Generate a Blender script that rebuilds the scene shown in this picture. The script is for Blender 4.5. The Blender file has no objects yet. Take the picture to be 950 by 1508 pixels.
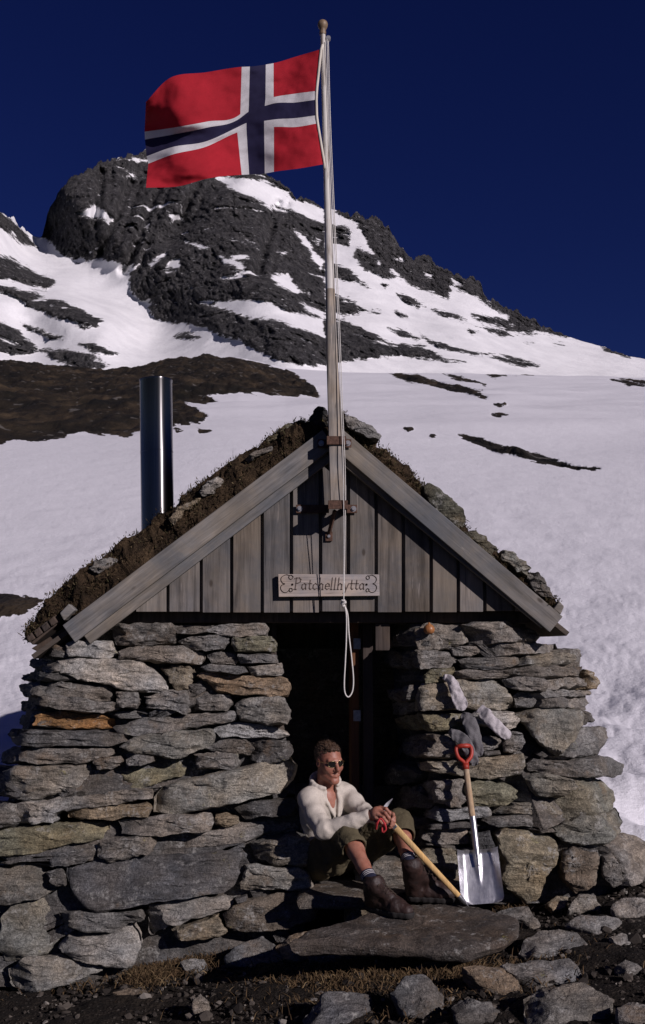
import bpy, bmesh, math, random
import numpy as np
from math import radians, sin, cos, pi
random.seed(7); RNG = np.random.default_rng(7)
sc = bpy.context.scene
COL = sc.collection

# ------------------------------------------------------------------ camera model
F = 1560.0; CX = 475.0; CY = 754.0; CAMZ = 1.75
TILT = math.atan(196.0 / F)
def P(px, py, Y):
    """world point seen at photograph position (px,py) at ground distance Y"""
    px = np.asarray(px, float); py = np.asarray(py, float); Y = np.asarray(Y, float)
    x = (px - CX) / F; y = (CY - py) / F
    dx = x; dy = cos(TILT) - y * sin(TILT); dz = sin(TILT) + y * cos(TILT)
    t = Y / dy
    return np.stack(np.broadcast_arrays(t * dx, Y, CAMZ + t * dz), -1)
def RAY(px, py):
    px = np.asarray(px, float); py = np.asarray(py, float)
    x = (px - CX) / F; y = (CY - py) / F
    return np.stack(np.broadcast_arrays(x, cos(TILT) - y * sin(TILT), sin(TILT) + y * cos(TILT)), -1)
def on_plane(px, py, p0, n):
    d = RAY(px, py); o = np.array([0, 0, CAMZ]); n = np.asarray(n, float)
    t = np.dot(np.asarray(p0) - o, n) / (d @ n)
    return o + d * t[..., None]
def V(px, py, Y): return P(px, py, Y)
def nrm(v): v = np.asarray(v, float); return v / np.linalg.norm(v)

# ------------------------------------------------------------------ noise
def _hash(i, j, k, s):
    h = (i * 374761393 + j * 668265263 + k * 2147483647 % 1000003 * 974711 + s * 1013904223) & 0xFFFFFFFF
    h = ((h ^ (h >> 13)) * 1274126177) & 0xFFFFFFFF
    return (h ^ (h >> 16)) & 0xFFFFFFFF
_G = np.random.default_rng(3).normal(size=(256, 3)); _G /= np.linalg.norm(_G, axis=1)[:, None]
def perlin(p, s=0):
    p = np.asarray(p, float); i = np.floor(p).astype(np.int64); f = p - i
    u = f * f * f * (f * (f * 6 - 15) + 10)
    r = 0
    for a in (0, 1):
        wa = u[..., 0] if a else 1 - u[..., 0]
        for b in (0, 1):
            wb = u[..., 1] if b else 1 - u[..., 1]
            for c in (0, 1):
                wc = u[..., 2] if c else 1 - u[..., 2]
                g = _G[_hash(i[..., 0] + a, i[..., 1] + b, i[..., 2] + c, s) & 255]
                d = g[..., 0] * (f[..., 0] - a) + g[..., 1] * (f[..., 1] - b) + g[..., 2] * (f[..., 2] - c)
                r = r + wa * wb * wc * d
    return r * 1.6
def fbm(p, o=4, s=0, rough=.5):
    r = 0; a = 1.0; p = np.asarray(p, float)
    for k in range(o):
        r = r + a * perlin(p, s + k * 17); p = p * 2.03 + 11.3; a *= rough
    return r
def ridged(p, o=4, s=0, rough=.5):
    r = 0; a = 1.0; p = np.asarray(p, float)
    for k in range(o):
        r = r + a * (1 - 2 * np.abs(perlin(p, s + k * 17))); p = p * 2.03 + 7.1; a *= rough
    return r
def sstep(a, b, x):
    t = np.clip((x - a) / (b - a), 0, 1); return t * t * (3 - 2 * t)

# ------------------------------------------------------------------ mesh building
def tag(o, label=None, cat=None, group=None, kind=None):
    if label: o['label'] = label
    if cat: o['category'] = cat
    if group: o['group'] = group
    if kind: o['kind'] = kind
    return o
def empty(name, loc=(0, 0, 0), parent=None):
    o = bpy.data.objects.new(name, None); COL.objects.link(o); o.location = tuple(loc)
    o.empty_display_size = .1
    if parent: o.parent = parent
    return o
def wloc(o):
    v = np.zeros(3)
    while o: v += np.array(o.location); o = o.parent
    return v
def mesh(name, verts, faces, mat=None, parent=None, smooth=True, org=None, color=None, attrs=None, mats=None, midx=None, sharp=None):
    """verts are world coordinates; the object's origin is put at org (default: their centre)"""
    verts = np.asarray(verts, float).reshape(-1, 3)
    if org is None: org = (verts.min(0) + verts.max(0)) / 2
    org = np.asarray(org, float)
    me = bpy.data.meshes.new(name)
    if isinstance(faces, np.ndarray):
        n, k = faces.shape
        me.vertices.add(len(verts)); me.vertices.foreach_set('co', (verts - org).ravel())
        me.loops.add(n * k); me.loops.foreach_set('vertex_index', faces.ravel().astype(np.int32))
        me.polygons.add(n)
        me.polygons.foreach_set('loop_start', np.arange(0, n * k, k, dtype=np.int32))
        me.update(calc_edges=True); me.validate()
    else:
        me.from_pydata([tuple(v) for v in verts - org], [], [tuple(int(i) for i in f) for f in faces]); me.update()
    if mats:
        for m in mats: me.materials.append(m)
        if midx is not None: me.polygons.foreach_set('material_index', np.asarray(midx, dtype=np.int32))
    elif mat: me.materials.append(mat)
    me.polygons.foreach_set('use_smooth', np.full(len(me.polygons), bool(smooth)))
    if attrs:
        for k, a in attrs.items():
            a = np.asarray(a, np.float32)
            at = me.attributes.new(k, 'FLOAT', 'POINT'); at.data.foreach_set('value', a)
    if sharp:
        me.set_sharp_from_angle(angle=radians(sharp))
    o = bpy.data.objects.new(name, me); COL.objects.link(o)
    if parent: o.parent = parent; o.location = tuple(org - wloc(parent))
    else: o.location = tuple(org)
    if color is not None: o.color = (*color, 1)
    return o
def grid_faces(nr, nc, wrap=False):
    r = np.arange(nr - 1)[:, None]; c = np.arange(nc if wrap else nc - 1)[None]
    c2 = (c + 1) % nc
    return np.stack([r * nc + c, r * nc + c2, (r + 1) * nc + c2, (r + 1) * nc + c], -1).reshape(-1, 4)
class MB:
    """collects pieces into one mesh"""
    def __init__(s): s.v = []; s.f = []; s.n = 0; s.rnd = []
    def add(s, v, f, rnd=0.0):
        v = np.asarray(v, float).reshape(-1, 3)
        s.v.append(v); s.f += [tuple(int(i) + s.n for i in q) for q in f]; s.n += len(v); s.rnd += [rnd] * len(v)
        return s
    def hexa(s, c8, rnd=0.0):
        # c8: bottom 4 (ccw from above), top 4
        return s.add(c8, [(3, 2, 1, 0), (4, 5, 6, 7), (0, 1, 5, 4), (1, 2, 6, 5), (2, 3, 7, 6), (3, 0, 4, 7)], rnd)
    def box(s, x0, x1, y0, y1, z0, z1, rnd=0.0):
        return s.hexa([(x0, y0, z0), (x1, y0, z0), (x1, y1, z0), (x0, y1, z0), (x0, y0, z1), (x1, y0, z1), (x1, y1, z1), (x0, y1, z1)], rnd)
    def prism(s, poly, y0, y1, rnd=0.0):
        """poly: xz points, extruded along y"""
        n = len(poly); a = [(x, y0, z) for x, z in poly]; b = [(x, y1, z) for x, z in poly]
        fs = [tuple(range(n)), tuple(range(2 * n - 1, n - 1, -1))] + [(i, i + n, (i + 1) % n + n, (i + 1) % n) for i in range(n)]
        return s.add(a + b, fs, rnd)
    def tube(s, pts, r, n=10, rnd=0.0, flat=None, caps=True):
        v, f = tube_vf(pts, r, n, flat, caps); return s.add(v, f, rnd)
    def build(s, name, mat, parent=None, bevel=0, smooth=False, sharp=None, color=None, org=None):
        o = mesh(name, np.concatenate(s.v), s.f, mat, parent, smooth, color=color, attrs={'rnd': s.rnd}, sharp=sharp, org=org)
        bm = bmesh.new(); bm.from_mesh(o.data); bmesh.ops.recalc_face_normals(bm, faces=bm.faces); bm.to_mesh(o.data); bm.free()
        if bevel:
            m = o.modifiers.new('bevel', 'BEVEL'); m.width = bevel; m.segments = 2; m.limit_method = 'ANGLE'; m.angle_limit = radians(35)
        return o
def tube_vf(pts, r, n=10, flat=None, caps=True):
    pts = np.asarray(pts, float); m = len(pts)
    r = np.broadcast_to(np.asarray(r, float), (m,))
    T = np.gradient(pts, axis=0); T /= np.linalg.norm(T, axis=1)[:, None] + 1e-12
    up = np.array([0, 0, 1.0]) if abs(T[0][2]) < .9 else np.array([0, 1.0, 0])
    N = np.cross(up, T[0]); N /= np.linalg.norm(N)
    V_ = []
    a = np.arange(n) / n * 2 * pi
    for i in range(m):
        N = N - T[i] * (N @ T[i]); N /= np.linalg.norm(N); B = np.cross(T[i], N)
        fl = 1 if flat is None else flat
        V_.append(pts[i] + r[i] * (np.cos(a)[:, None] * N + fl * np.sin(a)[:, None] * B))
    v = np.concatenate(V_); f = [tuple(q) for q in grid_faces(m, n, True)]
    if caps: f += [tuple(range(n - 1, -1, -1)), tuple(range((m - 1) * n, m * n))]
    return v, f
def smooth_line(pts, k=8):
    """Catmull-Rom through pts"""
    p = np.asarray(pts, float); p = np.vstack([2 * p[0] - p[1], p, 2 * p[-1] - p[-2]]); out = []
    for i in range(1, len(p) - 2):
        for t in np.linspace(0, 1, k, endpoint=False):
            a, b, c, d = p[i - 1], p[i], p[i + 1], p[i + 2]
            out.append(.5 * (2 * b + (c - a) * t + (2 * a - 5 * b + 4 * c - d) * t * t + (3 * b - a - 3 * c + d) * t ** 3))
    out.append(p[-2]); return np.array(out)

# ------------------------------------------------------------------ materials
class NT:
    def __init__(s, name):
        s.m = bpy.data.materials.new(name); s.m.use_nodes = True; s.t = s.m.node_tree; s.t.nodes.clear()
        s.out = s.n('ShaderNodeOutputMaterial'); s.b = s.n('ShaderNodeBsdfPrincipled'); s.l(s.b.outputs[0], s.out.inputs[0])
    def n(s, t, **k):
        x = s.t.nodes.new(t)
        for a, v in k.items(): setattr(x, a, v)
        return x
    def l(s, a, b): s.t.links.new(a, b)
    def coord(s, kind='Object', scale=(1, 1, 1), rot=(0, 0, 0), offset=None):
        if kind == 'World': src = s.n('ShaderNodeNewGeometry').outputs['Position']
        else: src = s.n('ShaderNodeTexCoord').outputs[kind]
        if offset is not None:
            a = s.n('ShaderNodeVectorMath', operation='ADD'); s.l(src, a.inputs[0]); s.l(offset, a.inputs[1]); src = a.outputs[0]
        m = s.n('ShaderNodeMapping'); m.inputs['Scale'].default_value = scale; m.inputs['Rotation'].default_value = rot
        s.l(src, m.inputs[0]); return m.outputs[0]
    def noise(s, vec, scale=5, detail=4, rough=.55, dist=0):
        x = s.n('ShaderNodeTexNoise'); s.l(vec, x.inputs['Vector']); x.inputs['Scale'].default_value = scale
        x.inputs['Detail'].default_value = detail; x.inputs['Roughness'].default_value = rough; x.inputs['Distortion'].default_value = dist
        return x.outputs['Fac']
    def voro(s, vec, scale=5, feature='F1', out='Distance'):
        x = s.n('ShaderNodeTexVoronoi', feature=feature); s.l(vec, x.inputs['Vector']); x.inputs['Scale'].default_value = scale
        return x.outputs[out]
    def ramp(s, fac, stops, interp='LINEAR'):
        x = s.n('ShaderNodeValToRGB'); s.l(fac, x.inputs[0]); e = x.color_ramp.elements; x.color_ramp.interpolation = interp
        while len(e) < len(stops): e.new(.5)
        for el, (p, c) in zip(e, stops):
            el.position = p; el.color = (*c, 1) if hasattr(c, '__len__') else (c, c, c, 1)
        return x.outputs[0]
    def math(s, op, a, b=None, c=None, clamp=False):
        x = s.n('ShaderNodeMath', operation=op, use_clamp=clamp)
        for i, v in enumerate((a, b, c)):
            if v is None: continue
            if isinstance(v, (int, float)): x.inputs[i].default_value = v
            else: s.l(v, x.inputs[i])
        return x.outputs[0]
    def mix(s, fac, a, b, blend='MIX'):
        x = s.n('ShaderNodeMix', data_type='RGBA', blend_type=blend)
        for i, v in ((0, fac), (6, a), (7, b)):
            if isinstance(v, (int, float)): x.inputs[i].default_value = v
            elif isinstance(v, tuple): x.inputs[i].default_value = (*v, 1)
            else: s.l(v, x.inputs[i])
        return x.outputs[2]
    def attr(s, name): return s.n('ShaderNodeAttribute', attribute_name=name).outputs['Fac']
    def bump(s, h, strength=.5, dist=.01, normal=None):
        x = s.n('ShaderNodeBump'); s.l(h, x.inputs['Height']); x.inputs['Strength'].default_value = strength; x.inputs['Distance'].default_value = dist
        if normal: s.l(normal, x.inputs['Normal'])
        return x.outputs[0]
    def set(s, color=None, rough=None, metal=None, normal=None, spec=None):
        for k, v in (('Base Color', color), ('Roughness', rough), ('Metallic', metal), ('Normal', normal), ('Specular IOR Level', spec)):
            if v is None: continue
            i = s.b.inputs[k]
            if isinstance(v, (int, float)): i.default_value = v
            elif isinstance(v, tuple): i.default_value = (*v, 1)
            else: s.l(v, i)
        return s.m

def stone_material(name='gneiss'):
    t = NT(name); oi = t.n('ShaderNodeObjectInfo')
    r = t.n('ShaderNodeVectorMath', operation='SCALE'); cmb = t.n('ShaderNodeCombineXYZ')
    for i in range(3): t.l(oi.outputs['Random'], cmb.inputs[i])
    t.l(cmb.outputs[0], r.inputs[0]); r.inputs['Scale'].default_value = 37.0
    v = t.coord('Object', offset=r.outputs[0])
    vb = t.coord('Object', scale=(1, 1, 5.5), rot=(.05, .12, 0), offset=r.outputs[0])
    big = t.noise(v, 6, 3, .6); band = t.noise(vb, 7, 5, .65, .4); fine = t.noise(v, 55, 4, .7); grit = t.noise(v, 170, 2, .7)
    f = t.math('MULTIPLY', t.ramp(big, [(.28, .62), (.72, 1.3)]), t.ramp(band, [(.25, .55), (.5, 1.0), (.75, 1.4)]))
    f = t.math('MULTIPLY', f, t.ramp(fine, [(.3, .6), (.5, 1.0), (.72, 1.45)]))
    f = t.math('MULTIPLY', f, t.ramp(grit, [(.32, .55), (.5, 1.0), (.68, 1.6)]))
    cr = t.voro(t.coord('Object', scale=(1, 1, 2.2), rot=(.2, .3, 0), offset=r.outputs[0]), 4.5, 'DISTANCE_TO_EDGE')
    c = t.mix(1.0, oi.outputs['Color'], f, 'MULTIPLY'); wv = t.ramp(t.noise(v, 3.1, 3, .6), [(.35, (.90, .82, .71)), (.62, (.77, .81, .84))]); c = t.mix(1.0, c, wv, 'MULTIPLY')
    lic = t.math('MULTIPLY', t.ramp(t.noise(v, 9, 5, .75), [(.55, 0), (.63, 1)]), t.ramp(fine, [(.42, 0), (.58, .75)]))
    c = t.mix(lic, c, (.34, .335, .31))
    blk = t.math('MULTIPLY', t.ramp(t.noise(v, 13, 4, .7, .3), [(.6, 0), (.66, 1)]), .6)
    c = t.mix(blk, c, (.05, .048, .045))
    rust = t.math('MULTIPLY', t.ramp(t.noise(v, 4, 5, .7), [(.58, 0), (.72, 1)]), .35)
    c = t.mix(rust, c, (.22, .13, .055))
    yl = t.math('MULTIPLY', t.ramp(t.noise(v, 5.2, 6, .75, .2), [(.64, 0), (.69, 1)]), t.ramp(fine, [(.4, 0), (.55, .6)]))
    c = t.mix(yl, c, (.26, .24, .06))
    h = t.math('ADD', t.math('MULTIPLY', band, 1.0), t.math('ADD', t.math('MULTIPLY', fine, .45), t.math('MULTIPLY', grit, .18)))
    h = t.math('ADD', h, t.math('MULTIPLY', t.ramp(cr, [(0, -1), (.03, 0)]), .0))
    return t.set(c, .82, 0, t.bump(h, .9, .022), .3)

def wood_material(name, col, axis='Z', dark=.55, worn=None, sc_=1.0):
    t = NT(name); s = {'Z': (14, 14, .8), 'X': (.8, 14, 14), 'Y': (14, .8, 14)}[axis]
    s = tuple(q * sc_ for q in s)
    rn = t.attr('rnd'); cmb = t.n('ShaderNodeCombineXYZ')
    for i in range(3): t.l(t.math('MULTIPLY', rn, 13.7 + i * 5), cmb.inputs[i])
    v = t.coord('Object', scale=s, offset=cmb.outputs[0]); v0 = t.coord('Object', offset=cmb.outputs[0])
    g = t.noise(v, 2.2, 6, .6, .6); g2 = t.noise(v, 9, 3, .6); pt = t.noise(v0, 3.5, 4, .6); s2 = tuple(q * (.5 if q < 2 else .25) for q in s)
    st = t.noise(t.coord('Object', scale=s2, offset=cmb.outputs[0]), 2, 3, .5)
    f = t.math('MULTIPLY', t.ramp(g, [(.3, dark), (.5, 1), (.7, 1.3)]), t.ramp(pt, [(.3, .72), (.7, 1.25)]))
    f = t.math('MULTIPLY', f, t.ramp(g2, [(.3, .8), (.7, 1.15)]))
    f = t.math('MULTIPLY', f, t.math('ADD', t.math('MULTIPLY', rn, .5), .75))
    c = t.mix(1.0, col, f, 'MULTIPLY')
    c = t.mix(t.ramp(st, [(.45, 0), (.7, .55)]), c, tuple(q for q in (worn or (col[0] * 1.3, col[1] * 1.12, col[2] * .95))))
    bt_ = t.noise(v0, 1.7, 5, .7, .5); c = t.mix(1.0, c, t.ramp(bt_, [(.36, (.72, .80, .90)), (.5, (.96, .97, .96)), (.64, (1.16, 1.08, .94))]), 'MULTIPLY')
    sp_ = t.noise(t.coord('Object', scale=tuple(q * .7 for q in s), offset=cmb.outputs[0]), 5, 4, .7); c = t.mix(t.ramp(sp_, [(.66, 0), (.72, .6)]), c, tuple(min(1, q * 2.0) for q in col)); c = t.mix(t.ramp(sp_, [(.27, .75), (.33, 0)]), c, tuple(q * .3 for q in col))
    # knots
    kn = t.voro(t.coord('Object', scale=tuple(3.2 if q > 2 * sc_ else 1.6 for q in s), offset=cmb.outputs[0]), 1.6)
    c = t.mix(t.ramp(kn, [(.035, .8), (.075, 0)]), c, (col[0] * .3, col[1] * .26, col[2] * .22))
    return t.set(c, .85, 0, t.bump(t.math('ADD', g, t.math('MULTIPLY', g2, .4)), .5, .004), .25)

def plain(name, col, rough=.6, metal=0, var=.25, scale=30, bump=.2, bdist=.002, spec=.4):
    t = NT(name); v = t.coord('Object'); a = t.noise(v, scale, 4, .65)
    c = t.mix(1.0, col, t.ramp(a, [(.3, 1 - var), (.7, 1 + var)]), 'MULTIPLY')
    return t.set(c, rough, metal, t.bump(a, bump, bdist), spec)
# ------------------------------------------------------------------ world, sun, camera
SUN_AZ = radians(45); SUN_EL = radians(24)      # azimuth from -Y (behind the camera) towards +X (right)
cam = bpy.data.cameras.new('camera'); co = bpy.data.objects.new('camera', cam); COL.objects.link(co)
co.location = (0, 0, CAMZ); co.rotation_euler = (pi / 2 + TILT, 0, 0)
cam.sensor_fit = 'VERTICAL'; cam.sensor_height = 36; cam.lens = 36 * F / 1508; cam.clip_start = .05; cam.clip_end = 8000
sc.camera = co
w = bpy.data.worlds.new('World'); sc.world = w; w.use_nodes = True
sky = w.node_tree.nodes.new('ShaderNodeTexSky'); sky.sky_type = 'NISHITA'; sky.sun_disc = False
sky.sun_elevation = SUN_EL; sky.sun_rotation = pi - SUN_AZ; sky.altitude = 2500; sky.air_density = .8; sky.dust_density = 0.0; sky.ozone_density = 4.0
bg = w.node_tree.nodes['Background']; bg.inputs[1].default_value = .05
hsv = w.node_tree.nodes.new('ShaderNodeHueSaturation'); hsv.inputs['Saturation'].default_value = 1.2; hsv.inputs['Hue'].default_value = .533; hsv.inputs['Value'].default_value = .66
w.node_tree.links.new(sky.outputs[0], hsv.inputs['Color']); w.node_tree.links.new(hsv.outputs[0], bg.inputs[0])
sl = bpy.data.lights.new('sun', 'SUN'); sl.energy = 5.0; sl.angle = radians(.5); sl.color = (1, .90, .93)
so = bpy.data.objects.new('sun', sl); COL.objects.link(so)
so.rotation_euler = (pi / 2 - SUN_EL, 0, SUN_AZ)
so.location = (6, -6, 8)
sc.view_settings.view_transform = 'Standard'; sc.view_settings.look = 'None'; sc.view_settings.gamma = 1
sc.view_settings.exposure = -.45
sc.cycles.max_bounces = 6; sc.cycles.diffuse_bounces = 3; sc.cycles.glossy_bounces = 3; sc.cycles.transmission_bounces = 3
sc.cycles.use_adaptive_sampling = True

# ------------------------------------------------------------------ pixel polygons -> signed distance
def poly_sd(x, y, poly):
    """positive inside"""
    poly = np.asarray(poly, float); x = np.asarray(x, float); y = np.asarray(y, float)
    d = np.full(x.shape, 1e9); ins = np.zeros(x.shape, bool)
    a = poly; b = np.roll(poly, -1, 0)
    for (x0, y0), (x1, y1) in zip(a, b):
        ex, ey = x1 - x0, y1 - y0; l2 = ex * ex + ey * ey + 1e-9
        t = np.clip(((x - x0) * ex + (y - y0) * ey) / l2, 0, 1)
        d = np.minimum(d, (x - x0 - t * ex) ** 2 + (y - y0 - t * ey) ** 2)
        c = ((y0 > y) != (y1 > y)); 
        with np.errstate(divide='ignore', invalid='ignore'):
            ins ^= c & (x < (x1 - x0) * (y - y0) / (y1 - y0 if y1 != y0 else 1e-9) + x0)
    return np.where(ins, 1, -1) * np.sqrt(d)
def multi_sd(x, y, polys, lim=25):
    out = np.full(x.shape, -float(lim))
    for p in polys:
        p = np.asarray(p, float); lo = p.min(0) - lim; hi = p.max(0) + lim
        m = (x > lo[0]) & (x < hi[0]) & (y > lo[1]) & (y < hi[1])
        if m.any(): out[m] = np.maximum(out[m], np.clip(poly_sd(x[m], y[m], p), -lim, lim))
    return out
def Z(ox, oy, s, pts): return [(ox + x / s, oy + y / s) for x, y in pts]
M1 = lambda *p: Z(0, 210, 2, p)
M2 = lambda *p: Z(475, 290, 2, p)

# ------------------------------------------------------------------ mountain
ROCK = [
 M1((118,275),(95,230),(110,180),(130,130),(170,80),(220,50),(260,30),(330,10),(390,25),(430,10),(560,10),(700,60),(790,80),(860,130),(940,170),(960,190),(960,655),(850,650),(760,620),(700,580),(620,560),(560,530),(490,530),(440,500),(400,450),(385,430),(385,390),(360,360),(300,345),(230,350),(180,330),(150,300)),
 M1((-300,0),(-100,120),(0,205),(60,250),(110,310),(60,300),(30,270),(0,250),(-200,200)),
 M1((-250,300),(0,330),(40,345),(160,405),(160,420),(140,437),(60,415),(0,400),(-200,380)),
 M1((-200,380),(0,415),(100,445),(180,465),(300,525),(290,545),(240,540),(160,510),(80,480),(30,445),(0,440),(-200,420)),
 M1((-150,490),(0,525),(60,555),(110,610),(60,610),(0,580),(-200,530)),
 M1((-100,540),(0,560),(80,590),(110,615),(40,625),(0,615),(-100,600)),
 M1((60,530),(130,555),(185,580),(150,580),(80,550)),
 M1((115,610),(200,605),(280,635),(330,655),(260,668),(160,640)),
 M1((210,585),(280,590),(360,625),(330,632),(260,610)),
 M1((510,570),(560,563),(610,575),(600,582),(530,578)),
 M2((25,0),(110,15),(205,40),(235,105),(285,150),(320,140),(380,185),(480,215),(505,255),(575,310),(685,370),(775,415),(700,412),(610,392),(560,372),(540,345),(490,320),(440,290),(380,265),(370,300),(330,290),(270,260),(220,235),(180,240),(130,215),(90,180),(100,150),(150,165),(130,130),(100,100),(90,75),(50,60)),
 M2((25,80),(90,95),(80,150),(25,140)),
 M2((25,190),(90,220),(140,270),(90,250),(25,235)),
 M2((25,280),(100,310),(110,345),(25,340)),
 M2((-10,400),(-10,360),(60,360),(130,395),(200,430),(300,440),(360,470),(420,485),(330,482),(230,468),(180,472),(100,478),(-10,492)),
 M2((190,385),(250,400),(290,420),(240,415)),
 M2((285,405),(340,430),(470,465),(420,462),(340,447)),
 M2((220,290),(260,300),(310,330),(280,330),(235,310)),
 M2((320,330),(400,350),(440,375),(500,390),(590,410),(520,405),(430,375),(350,350)),
 M2((440,348),(510,355),(560,375),(600,385),(620,405),(560,395),(480,370)),
 M2((480,462),(560,480),(635,500),(590,500),(520,480)),
 M2((590,428),(625,432),(610,438)), M2((675,430),(710,436),(690,439)), M2((825,443),(905,470),(860,460)),
 M2((215,340),(250,350),(230,355)), M2((430,390),(460,395),(440,402)), M2((175,255),(195,260),(185,266)), M2((140,335),(170,342),(150,346)),
 M2((60,300),(110,320),(150,345),(100,330)),
]
SNOWIN = [
 M1((225,205),(245,195),(280,180),(300,200),(330,225),(320,238),(290,215),(270,222),(240,215)),
 M1((500,215),(530,212),(540,228),(510,228)),
 M1((640,105),(780,108),(870,165),(955,195),(955,240),(880,212),(850,195),(790,185),(740,160),(690,140)),
 M1((750,175),(800,185),(860,205),(830,203)),
 M1((860,255),(900,275),(920,310),(955,350),(945,375),(900,300)),
 M1((645,335),(680,345),(722,362),(715,372),(660,350)),
 M1((490,365),(500,350),(525,345),(527,365)),
 M1((780,388),(850,388),(880,430),(912,447),(870,440),(820,415)),
 M1((615,480),(700,458),(800,472),(850,500),(955,518),(955,575),(900,550),(800,515),(720,515),(690,495)),
 M1((560,472),(595,460),(625,468)), M1((435,357),(490,327),(445,372)), M1((400,468),(470,448),(440,475),(420,490)),
 M1((548,293),(615,308),(610,315)), M1((883,468),(955,498),(955,522),(900,490)), M1((920,285),(945,290),(940,298)),
 M1((375,98),(402,98),(395,106)), M1((345,50),(440,48),(430,56)), M1((425,245),(440,240),(436,258)), M1((815,322),(855,322),(830,330)),
 M1((-50,240),(0,252),(35,288),(10,285),(-50,262)), M1((90,462),(140,462),(110,468)), M1((150,480),(230,490),(200,488)),
 M1((0,572),(60,600),(30,595)), M1((360,372),(410,360),(390,378)),
 M2((45,50),(100,80),(130,130),(150,165),(120,150),(95,110),(60,75)), M2((60,150),(100,210),(150,250),(230,310),(190,280),(90,215)),
 M2((205,170),(235,185),(215,182)), M2((300,220),(330,240),(310,232)), M2((380,240),(408,255),(390,255)), M2((160,185),(175,190),(165,198)),
 M2((90,400),(180,430),(220,440),(150,428)), M2((205,215),(225,235),(270,262),(300,285),(250,262)),
]
ridge = np.array([(-900,520),(-600,440),(-400,400),(-200,345),(-60,302),(0,312),(30,332),(50,348),(60,350),(64,338),(75,302),(86,285),(100,264),(118,258),(130,249),(150,240),(165,232),(182,231),(195,226),(216,222),(260,226),(300,238),(350,252),(390,255),(415,272),(440,288),(475,305),(497,310),(530,318),(555,321),(570,330),(580,352),(597,370),(610,380),(625,377),(655,395),(690,411),(707,414),(712,432),(755,457),(815,487),(855,502),(890,511),(925,524),(950,529),(1050,560),(1200,590),(1500,640),(1900,680)], float)
NX, NY = 760, 300
gx = np.concatenate([np.linspace(-700, -80, 50, endpoint=False), np.linspace(-80, 1020, NX), np.linspace(1020, 1700, 50)[1:]])
rid = np.interp(gx, ridge[:, 0], ridge[:, 1])
rk = multi_sd(gx, rid + 6, ROCK)
kk_ = np.hanning(83)[1:-1]; kk_ /= kk_.sum(); rid_s = np.convolve(np.pad(rid, 40, 'edge'), kk_, 'valid')
jag = 1.4 * fbm(np.stack([gx / 13, gx * 0, gx * 0], -1), 5, 5, .62)
rid = rid - jag * 5 * np.clip((rk + 6) / 8, .05, 1)
t = np.linspace(0, 1, NY)[:, None]
base = 640.0
py = base + (rid[None] - base) * t; px = np.broadcast_to(gx[None], py.shape)
Yr = np.interp(gx, [-700, -100, 60, 130, 220, 500, 700, 950, 1700], [700, 760, 900, 960, 1000, 980, 930, 860, 800])
ts = np.clip((base - py) / (base - rid_s[None]), 0, 1.25)
D = 520 + (Yr[None] - 520) * ts ** 1.15
def segd(x, y, a, b):
    ex, ey = b[0] - a[0], b[1] - a[1]; u = np.clip(((x - a[0]) * ex + (y - a[1]) * ey) / (ex * ex + ey * ey), 0, 1)
    return np.hypot(x - a[0] - u * ex, y - a[1] - u * ey)
for g_ in (((192,270),(150,372)),((236,272),(184,398)),((300,250),(262,330)),((410,300),(380,400)),((150,255),(140,330))): D += 24 * np.exp(-(segd(px, py, *g_) / 7.5) ** 2) + 10 * np.exp(-(segd(px, py, (g_[0][0] + 14, g_[0][1]), (g_[1][0] + 20, g_[1][1])) / 5) ** 2)
# the couloir between the left spur and the face lies deeper
D += 75 * np.exp(-(segd(px, py, (70, 365), (230, 480)) / 55) ** 2) * sstep(0, .25, t)
D -= 55 * np.exp(-(segd(px, py, (330, 300), (430, 520)) / 70) ** 2) * sstep(0, .2, t)
D -= 40 * np.exp(-(segd(px, py, (110, 285), (170, 330)) / 40) ** 2)
D += 30 * np.exp(-(segd(px, py, (215, 240), (180, 330)) / 22) ** 2)
D -= 40 * np.exp(-(segd(px, py, (40, 420), (150, 480)) / 40) ** 2)
D += 26 * np.exp(-(segd(px, py, (335, 260), (250, 350)) / 16) ** 2)
rock = multi_sd(px, py, ROCK); snw = multi_sd(px, py, SNOWIN)
W0 = P(px, py, D)
wob = fbm(W0 / np.array([26, 60, 13]), 4, 9) * 4.2 + perlin(W0 / np.array([9, 20, 4]), 31) * 1.5
sd = np.minimum(rock, -snw * 1.15) + wob
# thin ledges of snow lying in the rock faces
led = fbm(W0 / np.array([42, 80, 12]) + np.array([0, 0, 1]) * (px / 200)[..., None], 4, 40)
sd = np.minimum(sd, (0.74 - led) * 14)
rmask = np.clip(sd / 5, 0, 1)
q = W0 * np.array([1, .6, 1])
qr = q + np.stack([q[..., 2] * .35, q[..., 0] * 0, q[..., 0] * .25], -1)
crag = ridged(qr / np.array([46, 90, 120]), 5, 61, .6) * 5 + ridged(qr / np.array([11, 40, 19]), 5, 77, .75) * 3.0 + fbm(q / np.array([60, 60, 20]), 3, 90) * 3
crag2 = fbm(W0 / 90, 4, 12) * 8
edge = sstep(0, .04, t) * (1 - sstep(.985, 1, t) * .5)
D = D - (crag - 7) * rmask * edge - crag2 * edge * (1 - rmask) - 2.5 * rmask
W1 = P(px, py, D)
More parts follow.
